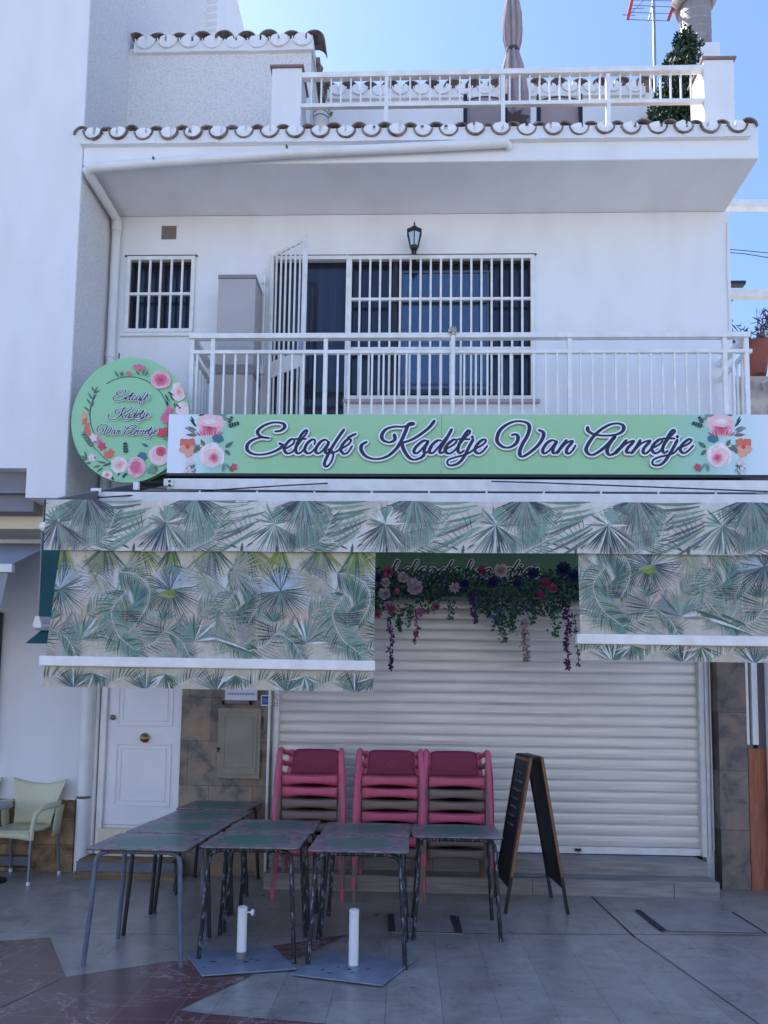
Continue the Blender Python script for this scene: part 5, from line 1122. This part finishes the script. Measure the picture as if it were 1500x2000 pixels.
def bloom(c, r, col, col2, seed, sharp=False):
    g = MB(); rr = random.Random(seed); c = Vector(c)
    for ly in range(4):
        n = 9-ly; q = 1-.2*ly
        for k in range(n):
            a = 2*pi*(k+.5*ly)/n+rr.uniform(-.2,.2); d = Vector((cos(a), -.35-.55*ly, sin(a))).normalized(); s_ = Vector((-sin(a),0,cos(a))); kk = rr.uniform(.8,1.15)
            cc = tuple(min(1,(col[i]*(1-ly/3.5)+col2[i]*ly/3.5)*kk) for i in range(3))+(1,); w_ = r*(.22 if sharp else .42)*q; b_ = c+d*r*.12
            g.poly([b_, b_+d*r*.55*q+s_*w_, b_+d*r*q+s_*w_*.4+Vector((0,-.1*r,0)), b_+d*r*q-s_*w_*.4+Vector((0,-.1*r,0)), b_+d*r*.55*q-s_*w_], cc)
    return fin('blossom', g, vcol('petal', .7, noise=.1), gl_, fixn=False)
wc, pkc, mg, bc, bl2 = srgb(168,150,156), srgb(160,76,106), srgb(136,40,84), srgb(186,170,166), srgb(28,38,84)
for i, (x, y, r, a, b) in enumerate(((758,1117,.065,pkc,mg),(753,1138,.06,wc,bc),(787,1128,.07,wc,bc),(810,1147,.10,wc,bc),(751,1160,.075,wc,bc),(775,1155,.04,pkc,wc),(756,1182,.05,wc,pkc),(763,1190,.07,pkc,mg),(738,1200,.06,pkc,mg),
        (800,1135,.05,wc,bc),(852,1185,.055,pkc,mg),(822,1195,.06,pkc,wc),(888,1148,.07,wc,bc),(940,1113,.05,mg,pkc),(978,1115,.085,bc,wc),(962,1138,.075,bl2,bl2),(1065,1140,.06,mg,pkc),(1055,1162,.05,mg,pkc),(1080,1150,.05,pkc,mg),(1100,1112,.09,bl2,bl2),(1120,1125,.08,bl2,bl2),(1040,1120,.07,bl2,bl2),(906,1140,.06,bl2,bl2),(738,1130,.06,bl2,bl2),(1010,1140,.06,bl2,srgb(60,40,90)))):
    bloom(P(x,y,HY-.13), r*.74, a, b, i, i in (6,7,8,10,11,12))
def strand(path, w_, cols, n, sz, seed):
    rr = random.Random(seed); g = MB(); gs = MB(); pts = [P(x,y,HY-.09) for x, y in path]; gs.tube(pts,.003,5)
    for k in range(n):
        t_ = rr.random()*(len(pts)-1); i = int(t_); p = pts[i].lerp(pts[i+1], t_-i); w__ = w_*(1-.6*t_/(len(pts)-1))
        p = p+Vector((rr.gauss(0,1)*w__*.45, rr.gauss(0,1)*.02, 0))
        for q in range(3): leaf(g, p, rdir(rr), rdir(rr), sz*rr.uniform(.7,1.3), sz*.7, gcol(rr, rr.choice(cols)))
    o = fin('trailing_strand', g, vcol('petal', .7), gl_, fixn=False); fin('wire', gs, MATS['plant_stem'], o)
pu, pu2, gn2 = srgb(84,44,104)[:3], srgb(60,40,84)[:3], (.03,.10,.05)
strand([(760,1205),(764,1240),(762,1275),(765,1312)],.035,[pu,pu2],62,.028,1); strand([(811,1190),(815,1225),(809,1256)],.03,[pu,srgb(190,70,110)[:3]],40,.026,2)
strand([(926,1160),(924,1195),(929,1218)],.04,[pu,pu2],44,.028,3); strand([(1026,1205),(1024,1245),(1029,1292)],.05,[wc[:3],bc[:3],(.35,.3,.26)],110,.03,4)
strand([(1104,1180),(1110,1225),(1106,1262),(1111,1306)],.05,[pu,pu2],100,.028,5); strand([(1122,1200),(1126,1250),(1131,1300)],.02,[pu2,gn2],22,.024,6)
strand([(785,1190),(777,1215),(782,1232)],.04,[gn2],40,.03,7)

# ------------------------------------------------------------------ bistro tables
def print_top_mat():
    m = bpy.data.materials.new('teal_flower_print'); m.use_nodes = True; t = m.node_tree; b = t.nodes['Principled BSDF']; L = t.links.new
    tc = t.nodes.new('ShaderNodeTexCoord'); sp = t.nodes.new('ShaderNodeSeparateXYZ'); L(tc.outputs['Object'], sp.inputs[0])
    n = t.nodes.new('ShaderNodeTexNoise'); n.inputs['Scale'].default_value = 7; n.inputs['Detail'].default_value = 5; L(tc.outputs['Object'], n.inputs[0])
    def math_(op, a, b_=None, v=None):
        k = t.nodes.new('ShaderNodeMath'); k.operation = op; L(a, k.inputs[0])
        if b_ is not None: L(b_, k.inputs[1])
        elif v is not None: k.inputs[1].default_value = v
        return k.outputs[0]
    ax = math_('POWER', math_('ABSOLUTE', math_('MULTIPLY', sp.outputs[0], v=3.0)), v=2.6); ay = math_('POWER', math_('ABSOLUTE', math_('MULTIPLY', sp.outputs[1], v=3.2)), v=2.6)
    s_ = math_('ADD', math_('ADD', ax, ay), math_('MULTIPLY', math_('SUBTRACT', n.outputs[0], v=.5), v=1.5))
    v = t.nodes.new('ShaderNodeTexVoronoi'); v.inputs['Scale'].default_value = 26; L(tc.outputs['Object'], v.inputs[0])
    r = t.nodes.new('ShaderNodeValToRGB'); e = r.color_ramp.elements; e[0].position = 0; e[0].color = srgb(132,84,102); e[1].position = 1; e[1].color = srgb(74,100,96)
    for p_, c_ in ((.3,srgb(150,118,126)),(.5,srgb(84,62,78)),(.62,srgb(126,146,138))): k = e.new(p_); k.color = c_
    L(v.outputs['Color'], r.inputs[0])
    mr = t.nodes.new('ShaderNodeMapRange'); mr.inputs[1].default_value = .28; mr.inputs[2].default_value = .42; L(s_, mr.inputs[0])
    mx = t.nodes.new('ShaderNodeMix'); mx.data_type = 'RGBA'; L(mr.outputs[0], mx.inputs[0]); mx.inputs[6].default_value = srgb(58,116,102); L(r.outputs[0], mx.inputs[7])
    L(mx.outputs[2], b.inputs['Base Color']); b.inputs['Roughness'].default_value = .33; return m
ptm = print_top_mat()
peel = mat('peeling_black_paint', srgb(22,24,30), .45, col2=srgb(112,122,140), nscale=60, nlo=.57, nhi=.60, stretch=(1,1,.25), detail=7)
greyleg = mat('grey_painted_tube', srgb(98,106,122), .45, col2=srgb(84,92,106), nscale=12); blackleg = mat('black_painted_tube', srgb(26,28,36), .45, col2=srgb(60,66,78), nscale=18, nlo=.6, nhi=.66)
def make_table(legm, W=.66, D=.6):
    t = local(thing('bistro_table', 'printed table', 'table'))
    h = .74; g = MB(); rc = .03; pts = []
    for cx_, cy_, a0 in ((W/2-rc,D/2-rc,0),(-W/2+rc,D/2-rc,90),(-W/2+rc,-D/2+rc,180),(W/2-rc,-D/2+rc,270)):
        for k in range(5): a = R(a0+22.5*k); pts.append((cx_+rc*cos(a),cy_+rc*sin(a),h-.008))
    g.prism(pts, (0,0,.008)); top = fin('tabletop', g, ptm, t)
    g = MB(); g.prism([(p[0]*1.006,p[1]*1.006,h-.0145) for p in pts], (0,0,.0062)); fin('edge', g, black_metal, top)
    for sy in (-1,1):
        y = sy*(D/2-.05); yb = sy*(D/2-.015)
        g = MB(); g.tube([(-W/2+.14,y,h-.03),(W/2-.14,y,h-.03)],.013,10); fin('cross_tube', g, legm, t, smooth=True)
        for sx in (-1,1):
            g = MB(); x = sx*(W/2-.06); xb = sx*(W/2-.015)
            g.tube([(sx*(W/2-.13),y,h-.03),(sx*(W/2-.085),y,h-.04),(x,y,h-.065),(x+sx*.008,y+(yb-y)*.1,h-.11),(x+(xb-x)*.4,y+(yb-y)*.4,h*.55),(xb,yb,0)],.0155,12); fin('leg', g, legm, t, smooth=True)
    return t
tg_ = 'printed tables pushed together in front of the cafe'
protos = {}
tabs = [(-1.74,5.10,0,'g','printed table with grey legs, front left corner of the group'),
 (-1.73,5.74,0,'b','printed table directly behind the grey-legged front left table'),
 (-1.715,6.36,0,'b','printed table, third back in the left row beside the doorstep'),
 (-1.76,7.04,-2,'b','rearmost printed table, pushed against the stone wall under the meter cabinet'),
 (-1.04,5.24,.5,'p','front printed table with peeling legs, second from the left'),
 (-1.03,5.87,1,'p','printed table behind the second front table, before the left pink chair stack'),
 (-.312,5.18,0,'p','front printed table behind the white parasol tube on the right'),
 (-.305,5.81,0,'p','printed table touching the middle pink chair stack'),
 (.375,5.80,0,'p','rightmost printed table, beside the chalkboard')]
for x, y, rz, kd, lb in tabs:
    m_ = {'g':greyleg,'b':blackleg,'p':peel}[kd]
    if kd not in protos: protos[kd] = make_table(m_); o = protos[kd]
    else: o = copy_tree(protos[kd])
    o.location = (x, y, 0); o.rotation_euler = (0,0,R(rz)); o['label'] = lb; o['group'] = tg_

# ------------------------------------------------------------------ stacked arm chairs
pink = mat('pink_resin', srgb(202,94,122), .5, col2=srgb(188,82,110), nscale=3); brown = mat('brown_resin', srgb(132,112,102), .5, col2=srgb(114,98,90), nscale=3)
maroon = mat('maroon_weave', srgb(152,50,82), .6, col2=srgb(136,42,74), nscale=60)
def make_chair(cm, backm):
    t = local(thing('stacking_chair', None, 'chair'))
    g = MB(); n = 14
    def apron(u, v):          # seat front rail that sags a little in the middle, then the seat running back
        x = -.245+.49*u; sag = .012*sin(pi*u)
        P_ = [(.002,.362+.020*sin(pi*u)),(-.006,.40),(-.006,.444-sag),(.010,.452-sag),(.2,.44-sag),(.42,.43)]
        k = min(4, int(v*5)); f = v*5-k; a, b = P_[k], P_[k+1]; return (x*(1-.12*max(0,(a[0]))/.42), -.02+a[0]+(b[0]-a[0])*f, a[1]+(b[1]-a[1])*f)
    g.grid(apron, n, 5); fin('seat', g, cm, t, smooth=True, solid=.014)
    g = MB()
    def back(u, v): x = -.235+.47*u; rr = .035; zc = .40+.255*v; cut = 0; x *= (1-.05*v); return (x, .37+.07*v+.035*(1-(2*u-1)**2)*1, zc-(.03*(abs(2*u-1)**10)*(v)))
    g.grid(back, 16, 8); fin('backrest', g, backm, t, smooth=True, solid=.016)
    for sx in (-1,1):
        g = MB(); g.tube([(sx*.305,-.04,0),(sx*.298,-.035,.2),(sx*.285,-.03,.45),(sx*.272,-.02,.62),(sx*.27,.0,.668),(sx*.268,.04,.672)],[.019,.024,.029,.027,.024,.022],10); fin('front_leg', g, cm, t, smooth=True)
        g = MB(); g.tube([(sx*.268,.03,.673),(sx*.262,.08,.655),(sx*.258,.2,.635),(sx*.252,.32,.63),(sx*.238,.41,.60)],[.022,.024,.022,.022,.02],8); fin('armrest', g, cm, t, smooth=True)
        g = MB(); g.tube([(sx*.275,.36,0),(sx*.262,.37,.25),(sx*.24,.40,.5),(sx*.232,.44,.645)],[.018,.024,.024,.02],10); fin('rear_leg', g, cm, t, smooth=True)
    return t
pa, pb = make_chair(pink, maroon), make_chair(brown, brown); used = set()
stacks = [(-.855,6.60,['p','p','b','b','p','p','p'][::-1] and ['p','p','b','b','b','p','p'],'left'),(-.15,6.60,['b','p','b','p','b','p','p'],'middle'),(.435,6.60,['b','b','b','p','b','b','p'],'right')]
stacks[0] = (-.855,6.60,['p','b','b','b','b','p','p'],'left')
ordn = ['lowest','second from the bottom','third from the bottom','middle','third from the top','second from the top','topmost']
for x, y, cols, nm in stacks:
    for k, c_ in enumerate(cols):
        pr_ = pa if c_ == 'p' else pb
        if c_ not in used: o = pr_; used.add(c_)
        else: o = copy_tree(pr_)
        o.location = (x+rnd.uniform(-.002,.002), y-.0035*k, .104*k); o.rotation_euler = (0,0,R(rnd.uniform(-.4,.4)))
        o['label'] = '%s resin armchair, %s of the %s chair stack' % ('pink' if c_ == 'p' else 'brown', ordn[k], nm); o['group'] = 'armchairs stacked before the shutter'

# ------------------------------------------------------------------ green tub chairs on the left
def tub(loc, label, rz):
    t = thing('tub_chair', label, 'chair', (0,0,0), 'pale green terrace chairs of the neighbour'); t.location = loc; t.rotation_euler = (0,0,rz); t.scale = (.95,1,1.07)
    gm = mat('pale_green_resin', srgb(206,204,170), .45, col2=srgb(194,192,158), nscale=2); al = mat('satin_aluminium', srgb(120,126,136), .4, metal=.5)
    g = MB()
    def back(u, v):
        s = 2*u-1; w_ = .21+.10*v**1.6; z_ = .45+.42*v-.055*(1-s*s)*v**3; return (s*w_, .25+.09*v-.07*s*s*(1-.2*v)-.02, z_)
    g.grid(back, 18, 10); fin('backrest', g, gm, t, smooth=True, solid=.012)
    g = MB()
    def seat(u, v):
        s = 2*u-1; P_ = [(-.235,.375-.018*(1-s*s)*-1),(-.245,.43),(-.20,.455-.01*(1-s*s)),(0,.44-.015*(1-s*s)),(.22,.455)]; k = min(3, int(v*4)); f = v*4-k; a, b = P_[k], P_[k+1]; return (s*(.275-.05*v), a[0]+(b[0]-a[0])*f, a[1]+(b[1]-a[1])*f)
    g.grid(seat, 16, 8); fin('seat', g, gm, t, smooth=True, solid=.014)
    for sx in (-1,1):
        g = MB(); g.tube([(sx*.272,-.22,.38),(sx*.275,-.215,.5),(sx*.285,-.19,.6),(sx*.31,-.12,.645),(sx*.325,.0,.655),(sx*.31,.12,.65),(sx*.27,.22,.66)],[.022,.021,.022,.026,.03,.026,.018],10); fin('armrest', g, gm, t, smooth=True)
        g = MB(); g.grid(lambda u, v: (sx*(.275+.04*v), .10+.12*u, .37+.27*v), 4, 4); fin('side_panel', g, gm, t, smooth=True, solid=.014)
        for y_, yb_ in ((-.21,-.235),(.2,.25)):
            g = MB(); g.tube([(sx*.262,y_,.42),(sx*.275,yb_,.02)],.0135,10); lg = fin('leg', g, al, t, smooth=True)
            g = MB(); g.tube([(sx*.2755,yb_,0),(sx*.2755,yb_,.03)],.018,10); fin('foot_cap', g, mat('white_rubber', srgb(220,220,220), .6), lg)
tub((-3.71,7.13,0), 'pale green tub armchair with aluminium legs in front of the sandstone base', R(-7))
tub((-4.38,7.16,0), 'pale green tub armchair mostly cut off by the left picture edge', R(-4))
t = thing('low_grey_grate', 'grey rectangular floor vent grille in the base behind the green chair', 'vent grille', (-3.9,7.42,.1))
a, b = P(0,1672,7.42), P(60,1690,7.42); g = MB(); g.box(a.x-.3,b.x,7.405,7.424,b.z,a.z); fin('panel', g, mat('grey_grille', srgb(96,100,110), .5), t); g = MB(); mould(g,a.x-.3,b.x,b.z-.02,a.z+.02,7.405,.012,.008); fin('frame', g, black_metal, t)
t = thing('side_table', 'small round table of the neighbour cut off by the left edge', 'table', (-4.02,6.95,0))
g = MB(); c = P(-12,1571,6.95); g.lathe([(.20,c.z-.04),(.215,c.z-.03),(.215,c.z),(.2,c.z+.005)],c.x-.06,6.95,40); fin('tabletop', g, mat('grey_laminate', srgb(150,146,148), .4), t, smooth=True)
g = MB(); g.tube([(c.x-.06,6.95,.02),(c.x-.06,6.95,c.z-.04)],.03); g.lathe([(.2,0),(.2,.015),(.03,.04)],c.x-.06,6.95,30); fin('pedestal', g, black_metal, t)

# ------------------------------------------------------------------ chalkboard
t = local(thing('chalkboard', 'black wooden A-frame chalkboard standing in front of the shutter beside the tables', 'chalkboard')); bx, by = 1.08, 6.28
t.location = (bx, by, 0); t.rotation_euler = (0,0,R(3.5))
bk = mat('black_board', srgb(20,22,30), .55, col2=srgb(34,36,46), nscale=4); wd2 = mat('brown_wood_trim', srgb(148,104,66), .6, col2=srgb(112,76,48), nscale=8, stretch=(1,1,.2)); bp_ = mat('black_painted_wood', srgb(26,26,32), .55)
for sx in (-1,1):
    def pt(z_, y_, off=0): return Vector((sx*(.045+.215*(1.28-z_)/1.28+off), y_, z_))
    D_ = .56
    def slabq(z0_, z1_, y0_, y1_, o0, o1, m_, nm, par):
        g = MB(); g.hexa([pt(z0_,y0_,o0),pt(z0_,y1_,o0),pt(z0_,y1_,o1),pt(z0_,y0_,o1),pt(z1_,y0_,o0),pt(z1_,y1_,o0),pt(z1_,y1_,o1),pt(z1_,y0_,o1)]); return fin(nm, g, m_, par)
    pan = slabq(.20,1.25,.025,D_-.025,-.006,.006,bk,'board_panel',t)
    for y0_ in (0, D_-.025): slabq(0,1.28,y0_,y0_+.025,-.014,.012,bp_,'leg',pan)
    for y0_ in (-.004,): slabq(.30,1.27,y0_-.006,y0_,-.012,.012,wd2,'edge_trim',pan)
    slabq(1.24,1.265,.026,D_-.026,-.012,.0125,wd2,'top_rail',pan)
    slabq(.30,1.23,.026,.04,.0065,.014,wd2,'face_trim',pan)
    if sx == -1:
        g = MB(); rr = random.Random(3)
        for row in range(7):
            z_ = 1.13-.075*row; y_ = .46-.0*row
            lim = .46-rr.uniform(.22,.34); pth = []
            while y_ > lim: pth.append(pt(z_+rr.uniform(-.014,.014), y_, .0078)); y_ -= .009
            g.tube(pth, .0016, 4)
        fin('chalk_writing', g, mat('chalk', srgb(118,122,132), .9), pan)
g = MB(); g.box(-.05,.05,.03,.53,1.268,1.284); fin('hinge_bar', g, bp_, t)
g = MB(); g.tube([(-.2,.28,.25),(-.1,.28,.235),(.1,.28,.235),(.2,.28,.25)],.003,6); fin('stay_cord', g, black_metal, t)

# ------------------------------------------------------------------ parasol bases
plm = mat('blue_grey_painted_steel', srgb(132,140,152), .38, col2=srgb(112,120,132), nscale=6, nlo=.4, nhi=.7); wt = mat('white_tube_paint', srgb(232,232,230), .4, col2=srgb(206,204,198), nscale=7, nlo=.5, nhi=.8)
def pbase(pts, tc_, h, label, knob):
    c = G(*tc_); t = thing('parasol_base', label, 'parasol base', (c.x,c.y,0), 'steel parasol bases standing empty')
    ps = [G(*p) for p in pts]; ps = [(p.x,p.y,.010) for p in ps]; fin('base_plate', MB().prism(ps,(0,0,.008)), plm, t, bevel=.002)
    g = MB(); r = .0315; n = 24; outer = [(r,.02),(r,h)]; g.lathe([(r,.019),(r,h),(r-.004,h+.001),(r-.004,h-.05)],c.x,c.y,n); fin('tube', g, wt, t, smooth=True)
    if knob:
        g = MB(); g.lathe([(r+.002,.019),(r+.002,.06)],c.x,c.y,24); fin('foot_collar', g, mat('scuffed_grey', srgb(120,120,122), .5), t)
        g = MB(); g.tube([(c.x+r-.005,c.y,h-.035),(c.x+r+.035,c.y,h-.035)],.006,8); g.tube([(c.x+r+.028,c.y,h-.035),(c.x+r+.045,c.y,h-.035)],.021,14); fin('clamp_knob', g, wt, t, smooth=True)
    g = MB(); rr = random.Random(int(c.x*100))
    for k in range(7):
        x, y = c.x+rr.uniform(-.25,.15), c.y+rr.uniform(-.2,-.02); q = rr.uniform(.006,.016)
        g.poly([(x+q*(1+.6*rr.random())*cos(a*pi/3),y+q*rr.uniform(.4,.9)*sin(a*pi/3),.0195) for a in range(6)])
    fin('rust_spots', g, mat('rust_dark', srgb(48,44,48), .8), t, fixn=False)
pbase([(362,1866),(394,1911),(580,1897),(533,1853)], (471,1876), G(470,1878).y and .345, 'steel parasol base with a clamp knob on its white tube, on the left', True)
pbase([(568,1908),(746,1930),(806,1882),(642,1863)], (690,1890), .365, 'steel parasol base with a plain white tube, on the right', False)
for o in bpy.data.objects:
    if o.type == 'MESH' and o.parent is None and 'label' not in o and 'kind' not in o: print('UNTAGGED', o.name)
